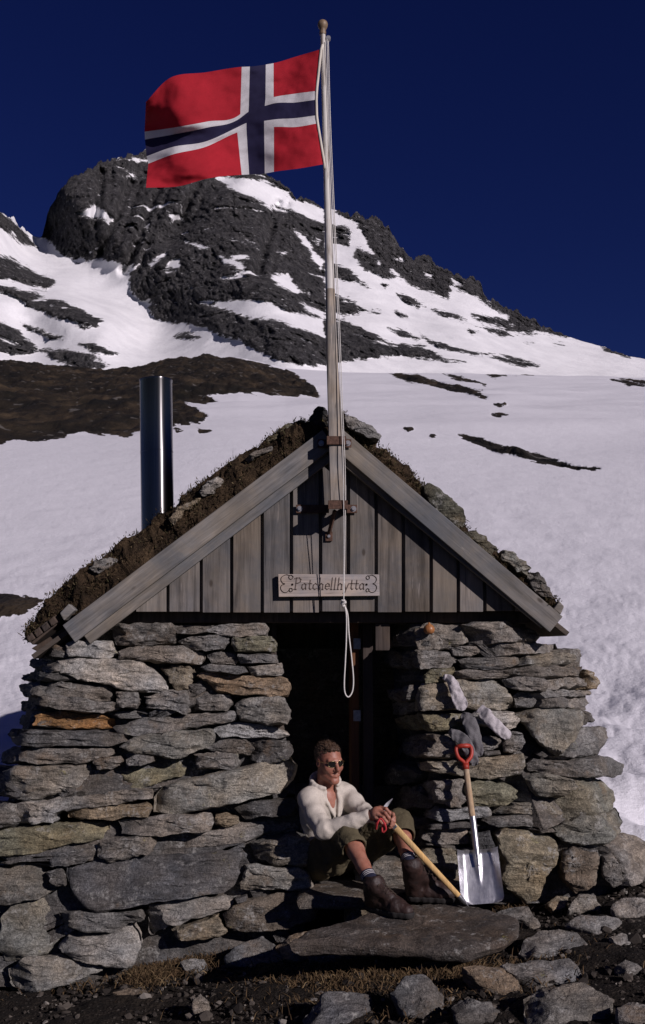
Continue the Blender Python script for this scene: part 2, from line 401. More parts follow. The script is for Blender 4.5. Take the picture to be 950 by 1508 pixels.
# the far side of the ridge
back = []
for k in range(1, 9):
    b = W1[-1].copy(); b[:, 1] += 28 * k + 4 * k * k; b[:, 2] -= 9 * k + 3.5 * k * k; b[:, 2] += fbm(b / 30, 3, 4) * 4; back.append(b)
front = W1[0].copy(); front[:, 2] -= 60; front[:, 1] -= 20
W1 = np.concatenate([front[None], W1, np.array(back)]); sdA = np.concatenate([sd[:1], sd, np.repeat(sd[-1:], 8, 0)])
ct = NT('mountain'); v = ct.coord('Object'); 
a = ct.attr('rock')
n1 = ct.noise(ct.coord('Object', scale=(1, .6, 2.2)), .16, 8, .78)
m = ct.ramp(ct.math('ADD', a, ct.math('MULTIPLY', ct.math('SUBTRACT', n1, .5), 1.25)), [(.46, 0), (.54, 1)])
rn = ct.noise(ct.coord('Object', scale=(1, 1, .75)), .11, 9, .8); rn2 = ct.noise(ct.coord('Object', scale=(1.6, 1, .45), rot=(0, .35, 0)), .16, 7, .75)
rc = ct.ramp(rn, [(.34, (.022, .022, .024)), (.5, (.060, .058, .060)), (.66, (.115, .11, .108))])
rc = ct.mix(1.0, rc, ct.ramp(ct.noise(v, .5, 4, .8), [(.36, .5), (.5, 1.05), (.64, 1.9)]), 'MULTIPLY'); rc = ct.mix(1.0, rc, ct.ramp(rn2, [(.36, .6), (.64, 1.4)]), 'MULTIPLY')
rc = ct.mix(ct.ramp(ct.noise(ct.coord('Object', scale=(1, .6, 2.4), rot=(0, .25, 0)), .17, 7, .78), [(.63, 0), (.65, .9)]), rc, (.78, .78, .79))
sn = ct.noise(ct.coord('Object', scale=(1, 1, .25), rot=(0, -.5, 0)), .05, 6, .6); sn2 = ct.noise(v, .6, 3, .6)
sc_ = ct.ramp(ct.math('ADD', ct.math('MULTIPLY', sn, .7), ct.math('MULTIPLY', sn2, .3)), [(.3, (.66, .66, .68)), (.6, (.82, .82, .83))])
nr = ct.bump(ct.math('ADD', ct.noise(v, .32, 6, .75), ct.math('MULTIPLY', rn2, .5)), 1.0, 5)
ns = ct.bump(ct.math('ADD', sn, ct.math('MULTIPLY', sn2, .25)), .25, 5)
nm = ct.n('ShaderNodeMix', data_type='VECTOR'); ct.l(m, nm.inputs[0]); ct.l(ns, nm.inputs[4]); ct.l(nr, nm.inputs[5])
mat_mtn = ct.set(ct.mix(m, sc_, rc), .85, 0, nm.outputs[1], .2)
mesh('mountain', W1.reshape(-1, 3), grid_faces(*W1.shape[:2]), mat_mtn, attrs={'rock': (np.clip(sdA / 10, -1, 1) * .5 + .5).ravel()}).update_tag()
tag(bpy.data.objects['mountain'], kind='structure')

# ------------------------------------------------------------------ snowfield rising behind the hut
brow = np.array([(-900,560),(-300,545),(0,531),(60,536),(130,545),(190,542),(250,528),(295,523),(350,527),(420,543),(500,548),(640,550),(800,552),(950,556),(1300,566),(1700,600)], float)
HEATH = [
 M1((-2600,560),(-300,600),(0,600),(150,600),(400,600),(590,600),(700,635),(830,668),(900,700),(945,747),(850,742),(760,737),(700,735),(600,745),(640,762),(540,768),(580,785),(610,805),(590,822),(520,832),(430,842),(370,865),(340,862),(280,858),(250,850),(190,862),(120,880),(40,872),(0,885),(-300,900),(-2600,960)),
 M1((520,765),(560,780),(600,800),(560,800),(520,785)), M1((510,800),(600,808),(560,822)), M1((515,845),(540,850),(520,856)), M1((580,840),(620,848),(590,852)),
 M2((340,497),(450,500),(540,507),(660,520),(600,522),(520,514),(430,514)),
 M2((195,520),(280,525),(350,545),(420,560),(480,588),(430,582),(330,557),(240,540)),
 M2((400,700),(450,708),(530,735),(620,755),(700,780),(815,800),(740,800),(600,772),(500,747),(440,722)),
 M2((845,537),(1000,545),(1000,560),(900,550)), M2((505,612),(540,612),(525,616)), M2((500,639),(542,643),(520,648)), M2((240,680),(265,682),(250,687)),
 M2((350,515),(420,535),(480,552),(400,535)), M2((430,565),(470,572),(440,576)), M2((320,699),(332,700),(325,703)), M2((470,520),(540,525),(500,530)),
 [(-120,868),(0,876),(40,880),(62,884),(50,893),(30,905),(0,912),(-120,920)],
]
cols = np.concatenate([np.linspace(-1100, -30, 70, endpoint=False), np.linspace(-30, 980, 560), np.linspace(980, 1900, 70)[1:]])
NR = 420
u = np.linspace(0, 1, NR)[:, None]
Ymax = 420 + 25 * perlin(np.stack([cols / 300, cols * 0, cols * 0], -1), 2)
Yg = 6.9 * (Ymax[None] / 6.9) ** (u ** .8)
def e0(Y): return .278 - 7.05 / (Y + 8.0)
eb = (950 - np.interp(cols, brow[:, 0], brow[:, 1])) / F
eb = (np.tan(TILT + np.arctan((CY - np.interp(cols, brow[:, 0], brow[:, 1])) / F)))
dl = eb[None] - e0(Ymax[None])
e = e0(Yg) + dl * sstep(20, 420, Yg) ** .8
X = (cols[None] - CX) / F * Yg / cos(TILT)
def snow_z(X, Y, z):
    p = np.stack([X, Y, X * 0], -1)
    amp = np.clip(Y / 40, .12, 1)
    cup = (np.abs(perlin(p / np.array([.36, .34, 1]), 51)) + .55 * np.abs(perlin(p / np.array([.17, .17, 1]), 52))) * .058 * (.55 + .45 * sstep(-.3, .3, perlin(p / 2.1, 57))) * (1 - .75 * sstep(11, 30, Y))
    big = fbm(p / np.array([1.5, 2.2, 1]), 3, 55) * .055 * sstep(7.2, 10, Y) * (1 - sstep(12, 60, Y) * .6)
    return z + cup + big + fbm(p / 35, 3, 60) * .9 * sstep(30, 120, Y) * (1 - .5 * sstep(200, 400, Y))
Zg = CAMZ + e * Yg
# hollows scooped by wind beside the hut
for hx, hy, hr, hd_ in ((3.25, 13.4, .55, .30), (3.75, 12.5, .38, .26), (2.95, 12.2, .3, .18), (3.9, 14.6, .5, .2), (2.85, 10.2, .3, .15)): Zg -= .6 * hd_ * np.exp(-((X - hx) / hr) ** 2 - ((Yg - hy) / (hr * 1.3)) ** 2)
Zg -= .32 * np.exp(-(((X - 2.75) / .35) ** 2 + ((Yg - 8.6) / .5) ** 2)) + .3 * np.exp(-(((X - 2.6) / .6) ** 2 + ((Yg - 7.2) / .5) ** 2))
Zg = snow_z(X, Yg, Zg)
PXg = CX + F * X / (Yg * cos(TILT) + (Zg - CAMZ) * sin(TILT))
PYg = CY - F * np.tan(np.arctan((Zg - CAMZ) / Yg) - TILT)
hs = multi_sd(PXg, PYg, HEATH)
wp = np.stack([X, Yg, X * 0], -1)
wj = wp / np.array([9, 18, 1]) * np.clip(60 / Yg, .2, 4)[..., None]
hs = hs + 1.2 + fbm(np.stack([PXg / 26, PYg / 5 - PXg / 30, PXg * 0], -1), 4, 70, .6) * 3.4
Zg = Zg + fbm(wp / np.array([7, 22, 1]), 4, 71, .6) * np.clip(hs / 5, 0, 1) * np.clip(Yg / 150, .02, 1) * 1.3
Zg = Zg - np.clip(hs / 6, -.2, 1) * .05 * np.clip(Yg / 40, .5, 6) * .5
XYZ = np.stack([X, Yg, Zg], -1)
bk = []
for k in range(1, 7):
    b = XYZ[-1].copy(); b[:, 1] += 7 * k + 3 * k * k; b[:, 2] -= .3 * k * k + .2 * k; bk.append(b)
XYZ = np.concatenate([XYZ, bk]); hsA = np.concatenate([hs, np.repeat(hs[-1:], 6, 0)])
st = NT('snowfield'); a = st.attr('heath')
vv = st.coord('World')
nz = st.noise(st.coord('World', scale=(1, .5, 1)), .55, 5, .7)
m = st.ramp(st.math('ADD', a, st.math('MULTIPLY', st.math('SUBTRACT', nz, .5), .35)), [(.48, 0), (.53, 1)])
hn = st.noise(st.coord('World', scale=(1, .16, 1), rot=(0, 0, -.12)), .14, 7, .72); hn2 = st.noise(st.coord('World', scale=(1, .25, 1)), .5, 5, .75)
hc = st.ramp(hn, [(.36, (.004, .0035, .002)), (.5, (.016, .0115, .0065)), (.64, (.046, .032, .018))])
hc = st.mix(1.0, hc, st.ramp(hn2, [(.3, .5), (.68, 1.7)]), 'MULTIPLY')
hc = st.mix(st.ramp(st.noise(st.coord('World', scale=(1, .35, 1)), .55, 2, .5), [(.65, 0), (.69, .6)]), hc, (.13, .12, .11))
s1 = st.noise(st.coord('World', scale=(1, .7, 1)), 1.6, 5, .65); s2 = st.noise(vv, 9, 4, .7); s3 = st.noise(st.coord('World', scale=(1, .7, 1)), .35, 4, .65)
scol = st.ramp(st.math('ADD', st.math('MULTIPLY', s1, .35), st.math('MULTIPLY', s2, .65)), [(.3, (.69, .69, .725)), (.62, (.775, .77, .81))])
hgt = st.math('ADD', st.math('MULTIPLY', s1, .35), st.math('ADD', st.math('MULTIPLY', s2, .30), st.math('MULTIPLY', s3, .3)))
nb = st.bump(hgt, .7, .10); nh = st.bump(st.math('ADD', hn, hn2), .9, .6)
nm = st.n('ShaderNodeMix', data_type='VECTOR'); st.l(m, nm.inputs[0]); st.l(nb, nm.inputs[4]); st.l(nh, nm.inputs[5])
mat_snow = st.set(st.mix(m, scol, hc), .8, 0, nm.outputs[1], .25)
o = mesh('snowfield', XYZ.reshape(-1, 3), grid_faces(*XYZ.shape[:2]), mat_snow, attrs={'heath': (np.clip(hsA / 8, -1, 1) * .5 + .5).ravel()})
tag(o, kind='structure')

# ------------------------------------------------------------------ bare ground round the hut
def ground_z(X, Y):
    return .07 + .15 * np.clip(X, -2.2, 2.2)
gxs = np.concatenate([np.linspace(-60, -3, 14, endpoint=False), np.linspace(-3, 3, 260), np.linspace(3, 60, 14)[1:]])
gys = np.concatenate([np.linspace(-60, 3.5, 20, endpoint=False), np.linspace(3.5, 7.6, 180), np.linspace(7.6, 10.4, 16)[1:]])
GX, GY = np.meshgrid(gxs, gys)
gp = np.stack([GX, GY, GX * 0], -1)
GZ = ground_z(GX, GY) + fbm(gp / .5, 5, 21, .6) * .035 + fbm(gp / .07, 3, 25) * .008 - .25 * sstep(7.2, 9.5, GY)
GZ = np.where(np.abs(GX) > 2.2, GZ - .12 * np.clip(np.abs(GX) - 2.2, 0, 3), GZ)
gt = NT('soil'); v = gt.coord('World')
g1 = gt.noise(v, 5, 6, .7); g2 = gt.noise(v, 42, 5, .75); g3 = gt.voro(v, 60)
gc = gt.ramp(g1, [(.3, (.014, .011, .009)), (.55, (.03, .024, .019)), (.72, (.055, .043, .03))])
gc = gt.mix(1.0, gc, (.72, .70, .68), 'MULTIPLY'); gc = gt.mix(1.0, gc, gt.ramp(g2, [(.3, .45), (.5, 1), (.7, 2.0)]), 'MULTIPLY')
gc = gt.mix(gt.ramp(gt.noise(v, 75, 2, .5), [(.68, 0), (.72, .75)]), gc, (.17, .155, .135))
mat_soil = gt.set(gc, .92, 0, gt.bump(gt.math('ADD', g2, gt.math('MULTIPLY', g3, .6)), 1.0, .03), .2)
tag(mesh('ground', np.stack([GX, GY, GZ], -1).reshape(-1, 3), grid_faces(*GX.shape), mat_soil), kind='structure')
# ------------------------------------------------------------------ dry-stone building blocks
mat_stone = stone_material()
GREY = (.215, .20, .182); DARK = (.10, .096, .092); SLATE = (.105, .103, .105); TAN = (.25, .205, .145); ORANGE = (.33, .175, .07)
PALE = (.36, .345, .32); OLIVE = (.20, .185, .125); BROWN = (.17, .135, .10); MID = (.165, .154, .14)
def outline(poly, N):
    p = np.asarray(poly, float); q = np.vstack([p, p[:1]]); seg = np.hypot(*np.diff(q, axis=0).T)
    a = p; b = np.roll(p, -1, 0); cr = a[:, 0] * b[:, 1] - b[:, 0] * a[:, 1]; A = cr.sum() / 2
    c = ((a + b) * cr[:, None]).sum(0) / (6 * A)
    s = np.concatenate([[0], np.cumsum(seg)]); u = np.linspace(0, s[-1], N, endpoint=False)
    o = np.stack([np.interp(u, s, q[:, 0]), np.interp(u, s, q[:, 1])], -1)
    for _ in range(0): o = .25 * np.roll(o, 1, 0) + .5 * o + .25 * np.roll(o, -1, 0)
    return c, o, abs(A)
def stone_geo(poly, mapf, inward, depth, seed, N=72, edge=None, rough=1.0, tiltr=1.0, bulge=1.0, chips=3, grow=1.0):
    r = np.random.default_rng(seed)
    c, o, A = outline(poly, N)
    lo, hi = o.min(0), o.max(0); hpx = min(hi - lo)
    pc = mapf(c[0], c[1]); pc1 = mapf(c[0] + 1, c[1]); mpp = np.linalg.norm(pc1 - pc)      # metres per pixel here
    h = hpx * mpp; e = edge if edge is not None else min(.028, .15 * h)
    rs = np.array([0, .12, .25, .38, .5, .6, .7, .78, .85, .91, .955, .985, 1, 1, .995, .98, .95, .88, .7, .35, 0])
    ds = np.array([0, 0, .005, .01, .015, .025, .04, .07, .12, .22, .42, .72, 1.15, 1.7])
    ds = np.concatenate([ds * e, e * 1.7 + (depth - e * 1.7) * np.array([.2, .45, .7, .88, .97, 1, 1])])
    rel = o - c
    Q = c + grow * rs[:, None, None] * rel[None]                # rings, N, 2
    W = mapf(Q[..., 0], Q[..., 1])
    d = np.broadcast_to(ds[:, None], Q.shape[:2]).copy()
    loc = (Q - c) * mpp
    front = np.clip(1 - np.arange(len(rs)) / 15, 0, 1)[:, None]
    fr = (np.arange(len(rs)) < 14).astype(float)[:, None]
    d += fr * (loc[..., 0] * r.normal(0, .10) * tiltr + loc[..., 1] * (r.normal(-.06, .16)) * tiltr)
    for k in range(chips):                                      # broken bevels
        an = r.uniform(0, 2 * pi); nx, ny = cos(an), sin(an) * 1.0
        pr = loc[..., 0] * nx + loc[..., 1] * ny; mx = pr.max(); st = mx * r.uniform(.35, .85); sl = r.uniform(.3, 1.2)
        d = np.where(fr > 0, np.maximum(d, np.clip((pr - st) * sl, 0, depth * .6)), d)
    n = np.asarray(inward, float)
    W = W + n * d[..., None]
    so = r.uniform(0, 100, 3)
    sc0 = max(.09, h * .7)
    st = W * np.array([.6, .8, 1.6])
    a1 = min(.017, .10 * h) * rough
    vec = np.stack([fbm(st / sc0 + so + i * 19.3, 3, i + 3) for i in range(3)], -1) * a1
    vec += np.stack([fbm(W * np.array([.55, .7, 2.2]) / .045 + so + i * 7.7, 3, i + 43, .6) for i in range(3)], -1) * a1 * .5
    lay = np.round(fbm(W * np.array([.5, .5, 2.0]) / (sc0 * .9) + so, 2, 91) * 2.5) * .006 * rough
    W = W + vec + n * (lay * fr)[..., None]
    v = W.reshape(-1, 3); f = grid_faces(len(rs), N, True)
    return v, f
def add_stone(name, parent, v, f, color):
    # flip if inside out
    return mesh(name, v, f, mat_stone, parent, True, color=color, sharp=48)

# ------------------------------------------------------------------ where the wall faces stand
def wall_y(px, py):
    px = np.asarray(px, float); py = np.asarray(py, float)
    y = 6.47 - (py - 920) * .00068
    xl = 100 - (py - 935) * .40                                         # rounded far-left corner
    q = np.clip(xl - px, 0, 200); y = y + np.where(q > 0, q * .0115 * np.clip(q / 18, 0, 1), 0)
    xj = np.interp(py, [900, 950, 985, 1020, 1060, 1090, 1130, 1170, 1200, 1260], [610, 612, 622, 618, 628, 648, 630, 648, 645, 615])   # splayed door reveal of the right wall
    q = np.clip(xj - px, 0, 90) * (px > 520); y = y + q * .0105 * np.clip(q / 14, 0, 1)
    xr = np.interp(py, [920, 1000, 1100, 1200, 1300], [740, 800, 850, 880, 930])
    q = np.clip(px - xr, 0, 120); y = y + q * .0062 * np.clip(q / 14, 0, 1)
    return y
wall_map = lambda px, py: P(px, py, wall_y(px, py))
def wall_n(px, py):
    a = wall_map(px + 7, py) - wall_map(px - 7, py); b = wall_map(px, py + 7) - wall_map(px, py - 7)
    n = nrm(np.cross(a, b)); n = n if n[1] > 0 else -n
    n[2] *= .3
    return nrm(n)
L1 = lambda *p: Z(0, 880, 2, p)
L2 = lambda *p: Z(0, 1180, 2, p)
R1 = lambda *p: Z(540, 880, 2.317, p)
R2 = lambda *p: Z(475, 1180, 2, p)
LEFT = [
 (MID, L1((325,85),(345,75),(510,78),(520,95),(518,130),(430,142),(340,139),(322,110))),
 (GREY, L1((600,95),(640,80),(780,70),(792,90),(785,112),(700,113),(650,110))),
 (GREY, L1((520,125),(560,112),(665,106),(675,130),(660,150),(600,158),(550,147))),
 (OLIVE, L1((683,117),(800,115),(818,135),(810,163),(690,160),(680,140))),
 (PALE, L1((195,135),(230,123),(325,127),(342,165),(320,178),(200,175),(188,160))),
 (GREY, L1((345,160),(380,143),(540,140),(600,165),(598,192),(520,197),(450,187),(350,182))),
 (MID, L1((605,165),(650,158),(690,165),(703,185),(690,200),(620,197))),
 (GREY, L1((697,165),(815,168),(818,192),(705,195))),
 (PALE, L1((165,185),(200,177),(350,182),(420,190),(485,240),(497,265),(480,282),(400,278),(230,245),(170,222))),
 (TAN, L1((470,210),(500,198),(560,196),(570,230),(555,265),(515,270),(500,250),(490,230))),
 (MID, L1((592,205),(620,197),(720,203),(733,220),(700,227),(610,217))),
 (PALE, L1((725,203),(830,195),(835,220),(825,232),(740,230))),
 ((.27, .19, .12), L1((575,230),(610,220),(720,228),(840,236),(857,265),(845,290),(800,295),(640,280),(620,260))),
 (MID, L1((120,250),(160,245),(320,262),(335,290),(320,307),(200,297),(130,282))),
 (MID, L1((340,277),(405,280),(412,310),(400,330),(345,320))),
 (GREY, L1((105,293),(150,285),(260,300),(345,310),(352,325),(300,342),(200,334),(110,317))),
 (GREY, L1((428,290),(500,275),(545,275),(560,305),(555,342),(480,335),(430,328))),
 (DARK, L1((548,255),(590,248),(610,262),(600,280),(560,292))),
 (GREY, L1((565,290),(600,280),(680,290),(685,310),(670,335),(570,332))),
 ((.23, .215, .19), L1((685,315),(720,297),(830,295),(857,335),(850,372),(800,374),(705,364))),
 (MID, L1((318,345),(360,332),(430,329),(442,340),(430,353),(340,357))),
 (ORANGE, L1((95,350),(130,340),(185,335),(290,347),(325,360),(325,388),(250,390),(140,380),(90,375))),
 (GREY, L1((325,385),(400,360),(550,345),(690,335),(705,348),(695,364),(560,385),(400,404),(340,402))),
 (PALE, L1((620,387),(690,366),(770,370),(840,395),(852,410),(820,418),(640,410))),
 (DARK, L1((30,412),(90,392),(280,392),(375,405),(385,425),(330,437),(100,440),(40,432))),
 ((.25, .235, .20), L1((355,440),(400,410),(520,395),(620,389),(635,415),(625,440),(530,470),(480,470),(390,457))),
 (MID, L1((600,445),(650,422),(720,418),(748,445),(735,464),(640,452))),
 (DARK, L1((735,432),(770,422),(850,423),(862,455),(850,480),(770,490),(735,472))),
 (GREY, L1((45,455),(80,437),(200,444),(330,450),(335,464),(250,487),(100,490),(50,480))),
 (MID, L1((272,482),(300,468),(355,466),(360,490),(330,508),(285,505))),
 (MID, L1((373,477),(410,462),(455,469),(458,482),(420,497),(375,494))),
 (GREY, L1((570,465),(620,450),(700,445),(705,490),(690,505),(580,507))),
 ((.215, .205, .185), L1((10,510),(40,492),(265,490),(268,540),(255,560),(120,592),(70,598),(25,588))),
 (OLIVE, L1((290,530),(340,507),(480,477),(550,467),(553,500),(535,530),(400,565),(320,572),(298,555))),
 ((.25, .24, .21), L1((455,592),(470,557),(560,535),(860,475),(878,500),(872,525),(830,577),(700,607),(500,640),(455,635))),
 (MID, L1((160,632),(220,590),(400,562),(450,564),(450,587),(330,607),(250,622))),
 (PALE, L1((30,612),(120,600),(262,587),(260,602),(170,632),(160,662),(60,672),(25,652))),
 (DARK, L1((690,627),(740,604),(870,594),(882,612),(860,642),(720,654))),
 (TAN, L2((195,32),(240,17),(430,4),(447,20),(440,44),(330,54),(200,52))),
 (GREY, L2((347,62),(400,47),(620,35),(632,60),(620,84),(480,99),(355,97))),
 (TAN, L2((630,42),(660,37),(700,50),(702,68),(670,77),(632,70))),
 (OLIVE, L2((0,95),(150,67),(310,57),(318,80),(310,107),(160,142),(30,167),(-60,165),(-60,110))),
 (GREY, L2((485,140),(510,112),(650,77),(860,44),(893,60),(893,87),(740,117),(600,147),(500,162))),
 (MID, L2((285,132),(320,112),(440,99),(458,120),(445,150),(320,182),(290,167))),
 (DARK, L2((122,172),(150,150),(270,134),(273,160),(250,187),(150,194),(125,187))),
 (SLATE, L2((185,195),(260,177),(460,157),(720,140),(730,160),(690,250),(670,270),(520,292),(290,324),(250,312),(195,250))),
 ((.21, .195, .165), L2((730,127),(790,112),(905,100),(925,130),(900,185),(820,188),(750,172))),
 ((.26, .245, .215), L2((705,240),(725,192),(880,192),(910,215),(925,250),(880,265),(760,270),(710,264))),
 ((.17, .16, .14), L2((-50,200),(0,197),(100,174),(130,210),(155,262),(100,295),(0,305),(-50,300))),
 (DARK, L2((130,212),(180,197),(192,250),(170,257),(140,237))),
 ((.205, .20, .175), L2((-10,350),(40,302),(110,297),(160,330),(150,345),(160,420),(130,460),(50,485),(-5,490),(-20,420))),
 (MID, L2((165,337),(190,325),(330,327),(415,327),(422,350),(330,387),(250,390),(180,367))),
 ((.235, .215, .19), L2((430,332),(440,307),(560,282),(660,275),(685,297),(670,320),(520,367),(440,400),(428,387))),
 (PALE, L2((160,432),(190,402),(280,402),(390,367),(405,402),(400,450),(385,495),(330,495),(210,472),(170,452))),
 (BROWN, L2((660,342),(700,302),(900,267),(940,282),(945,312),(930,352),(800,382),(690,392),(662,367))),
 ((.27, .255, .225), L2((10,512),(60,477),(150,462),(290,490),(305,507),(200,547),(50,577),(15,547))),
 (TAN, L2((500,382),(640,342),(665,390),(640,412),(540,420))),
 (MID, L1((70,185),(160,178),(165,215),(80,222))), (DARK, L1((55,228),(160,222),(168,240),(65,248))), (MID, L1((50,256),(118,250),(125,287),(55,292))),
 (DARK, L1((40,300),(103,294),(108,322),(45,332))), (MID, L1((30,342),(92,346),(88,378),(32,377))), (DARK, L1((15,387),(88,390),(40,408),(15,409))),
 (MID, L1((-15,440),(42,437),(45,482),(-12,487))), (DARK, L1((-45,495),(8,500),(22,585),(-50,590))), (MID, L1((-70,600),(28,600),(22,655),(-70,690))),
 (DARK, L1((105,140),(185,136),(185,172),(105,176))),
]
SMALL_L = [
 (MID, L1((440,337),(490,335),(502,345),(480,353),(438,352))), (MID, L1((169,577),(255,567),(260,582),(180,588))),
 (MID, L2((0,182),(120,152),(122,162),(20,187))), (PALE, L2((640,132),(720,124),(720,137),(660,139))),
 (ORANGE, L1((515,95),(600,88),(610,100),(560,108),(518,106))), (TAN, L2((690,290),(725,280),(728,295),(700,303))),
]
RIGHT = [
 ((.23, .20, .165), R1((165,112),(200,90),(320,90),(352,112),(350,147),(310,162),(240,184),(180,177),(165,152))),
 (GREY, R1((365,92),(420,78),(500,78),(580,102),(605,127),(590,150),(440,152),(430,122))),
 (MID, R1((75,117),(160,102),(165,142),(160,167),(60,167),(50,152))),
 (MID, R1((55,182),(180,180),(270,185),(300,212),(280,237),(150,242),(60,232))),
 (GREY, R1((290,172),(340,162),(390,164),(393,190),(350,202),(295,197))),
 (GREY, R1((395,172),(420,154),(660,155),(668,177),(655,189),(420,197),(400,192))),
 (MID, R1((310,212),(350,204),(530,202),(540,222),(500,237),(330,232))),
 ((.21, .195, .165), R1((565,197),(620,189),(700,184),(735,202),(720,222),(600,232),(570,222))),
 (OLIVE, R1((197,262),(210,247),(295,237),(300,257),(270,287),(200,294))),
 (MID, R1((75,247),(190,242),(198,262),(193,294),(80,294))),
 (GREY, R1((295,257),(340,245),(480,250),(493,267),(470,277),(330,280),(295,272))),
 (MID, R1((490,242),(560,234),(740,242),(770,262),(740,272),(560,270),(500,260))),
 (GREY, R1((460,282),(500,272),(600,274),(625,292),(610,317),(500,314),(470,302))),
 (GREY, R1((620,277),(740,272),(762,287),(750,307),(640,310),(630,297))),
 (TAN, R1((735,242),(775,252),(793,292),(790,308),(762,308),(765,277))),
 ((.26, .24, .20), R1((165,342),(190,292),(300,280),(430,280),(480,307),(500,337),(512,377),(480,387),(300,382),(170,394))),
 (MID, R1((70,322),(160,302),(163,347),(80,357))),
 (MID, R1((502,332),(520,322),(588,324),(590,352),(570,374),(515,377))),
 (GREY, R1((598,322),(640,312),(795,314),(797,327),(770,337),(620,339))),
 (MID, R1((607,347),(680,337),(690,362),(680,377),(602,374))),
 (GREY, R1((697,342),(790,340),(800,357),(760,378),(702,374))),
 ((.235, .225, .195), R1((520,387),(600,374),(720,377),(755,402),(752,432),(700,500),(655,552),(630,530),(560,452),(525,412))),
 (DARK, R1((745,392),(780,380),(835,392),(842,412),(830,422),(770,432))),
 (GREY, R1((680,530),(720,500),(757,437),(835,442),(845,472),(820,532),(720,547))),
 (OLIVE, R1((95,412),(150,397),(330,397),(335,447),(300,457),(110,452))),
 (PALE, R1((335,402),(400,387),(500,390),(520,415),(515,440),(480,450),(400,440),(340,430))),
 (GREY, R1((70,472),(150,462),(290,462),(310,502),(290,542),(170,547),(90,522))),
 (GREY, R1((320,482),(420,474),(460,482),(465,507),(440,522),(330,522))),
 (GREY, R1((465,502),(480,462),(530,462),(540,492),(530,522),(470,532))),
 ((.25, .225, .18), R1((170,562),(330,550),(535,532),(540,572),(530,602),(490,617),(330,612),(190,592))),
 (MID, R1((545,567),(570,552),(700,557),(820,542),(885,572),(870,607),(720,617),(600,602),(550,587))),
 (GREY, R1((180,642),(230,624),(330,622),(345,662),(330,717),(290,714),(200,682))),
 (OLIVE, R1((335,627),(400,617),(520,652),(515,692),(470,712),(350,707))),
 ((.22, .21, .18), R1((538,612),(600,600),(700,622),(720,642),(680,682),(580,680),(550,642))),
 ((.245, .235, .19), R1((720,642),(740,617),(840,614),(900,662),(905,697),(890,740),(800,765),(735,760),(712,700))),
 (PALE, R2((300,42),(340,24),(490,17),(500,40),(480,52),(350,59),(310,52))),
 ((.24, .21, .165), R2((500,27),(540,7),(690,2),(718,14),(716,47),(600,42),(510,40))),
 ((.23, .22, .185), R2((675,77),(720,57),(880,22),(900,57),(890,92),(850,127),(770,140),(720,122),(690,102))),
 (MID, R2((470,57),(520,47),(610,42),(640,54),(635,77),(500,77))),
 (GREY, R2((290,87),(340,84),(430,82),(445,112),(440,137),(330,134),(290,112))),
 (DARK, R2((440,97),(490,90),(510,132),(500,167),(460,167),(445,142))),
 ((.26, .22, .15), R2((505,102),(540,82),(600,87),(690,102),(700,132),(695,182),(660,232),(655,290),(620,312),(600,292),(560,272),(525,235),(540,182))),
 ((.24, .215, .16), R2((275,167),(310,147),(380,142),(400,162),(410,202),(395,227),(330,222),(285,192))),
 (BROWN, R2((710,152),(740,137),(820,152),(825,202),(800,247),(740,272),(710,232))),
 (MID, R2((825,162),(850,152),(880,192),(882,242),(850,252),(825,222))),
 (GREY, R2((855,112),(900,87),(950,97),(990,132),(990,242),(900,247),(885,202),(870,162))),
 (DARK, R2((180,40),(290,42),(300,60),(290,82),(200,85))), (MID, R2((190,92),(285,90),(288,130),(200,135))),
 (MID, R1((80,360),(160,355),(165,392),(90,400))), (DARK, R1((60,555),(160,565),(185,595),(180,625),(80,640))), (MID, R1((90,650),(185,650),(215,700),(200,720),(95,720))),
]
SMALL_R = [
 (MID, R1((320,230),(440,240),(470,243),(400,247),(325,241))), (TAN, R1((345,152),(395,146),(398,160),(360,162))), (MID, R2((635,77),(660,72),(665,92),(642,94))),
 (GREY, R2((785,147),(815,142),(812,165),(790,166))), (GREY, R2((420,142),(445,142),(445,166),(402,152))), (MID, R2((240,82),(290,72),(420,62),(468,74),(430,80),(300,84))),
 (GREY, R1((580,535),(600,525),(618,540),(600,548))), (PALE, R1((455,617),(475,613),(470,625))), (MID, R1((400,525),(455,522),(460,535),(400,540))),
 (TAN, R1((320,92),(357,90),(350,100))),
]
hut = empty('stone_hut', (0, 7.6, 0))
tag(hut, 'low dry-stone hut with grey board gable and turf roof', 'hut')
def core(xl, xr, y0, y1, name, seed, deep):
    """dark rubble filling behind the face stones, and the wall's thickness"""
    ys = np.linspace(y0, y1, 50); t_ = np.linspace(0, 1, 46)
    PX = np.stack([xl(y) + (xr(y) - xl(y)) * t_ for y in ys]); PY = np.broadcast_to(ys[:, None], PX.shape)
    W = P(PX, PY, wall_y(PX, PY) + .17)
    W[..., 1] += fbm(W / .12, 4, seed) * .03
    top = W[:1].copy(); top[..., 1] = np.maximum(top[..., 1] + deep, 7.0)
    bot = W[-1:].copy(); bot[..., 1] += deep; bot[..., 2] -= .1
    G = np.concatenate([top, W, bot])
    n, m = G.shape[:2]; f = grid_faces(n, m).tolist()
    v = G.reshape(-1, 3)
    v2 = v.copy().reshape(n, m, 3); v2[..., 1] = np.maximum(7.1, v2[..., 1] + .1); v2 = v2.reshape(-1, 3)
    k = len(v)
    f += [tuple(q + k for q in reversed(p)) for p in f]
    for i in range(n - 1):
        f += [(i * m, (i + 1) * m, (i + 1) * m + k, i * m + k), (i * m + m - 1, i * m + m - 1 + k, (i + 1) * m + m - 1 + k, (i + 1) * m + m - 1)]
    return v, f
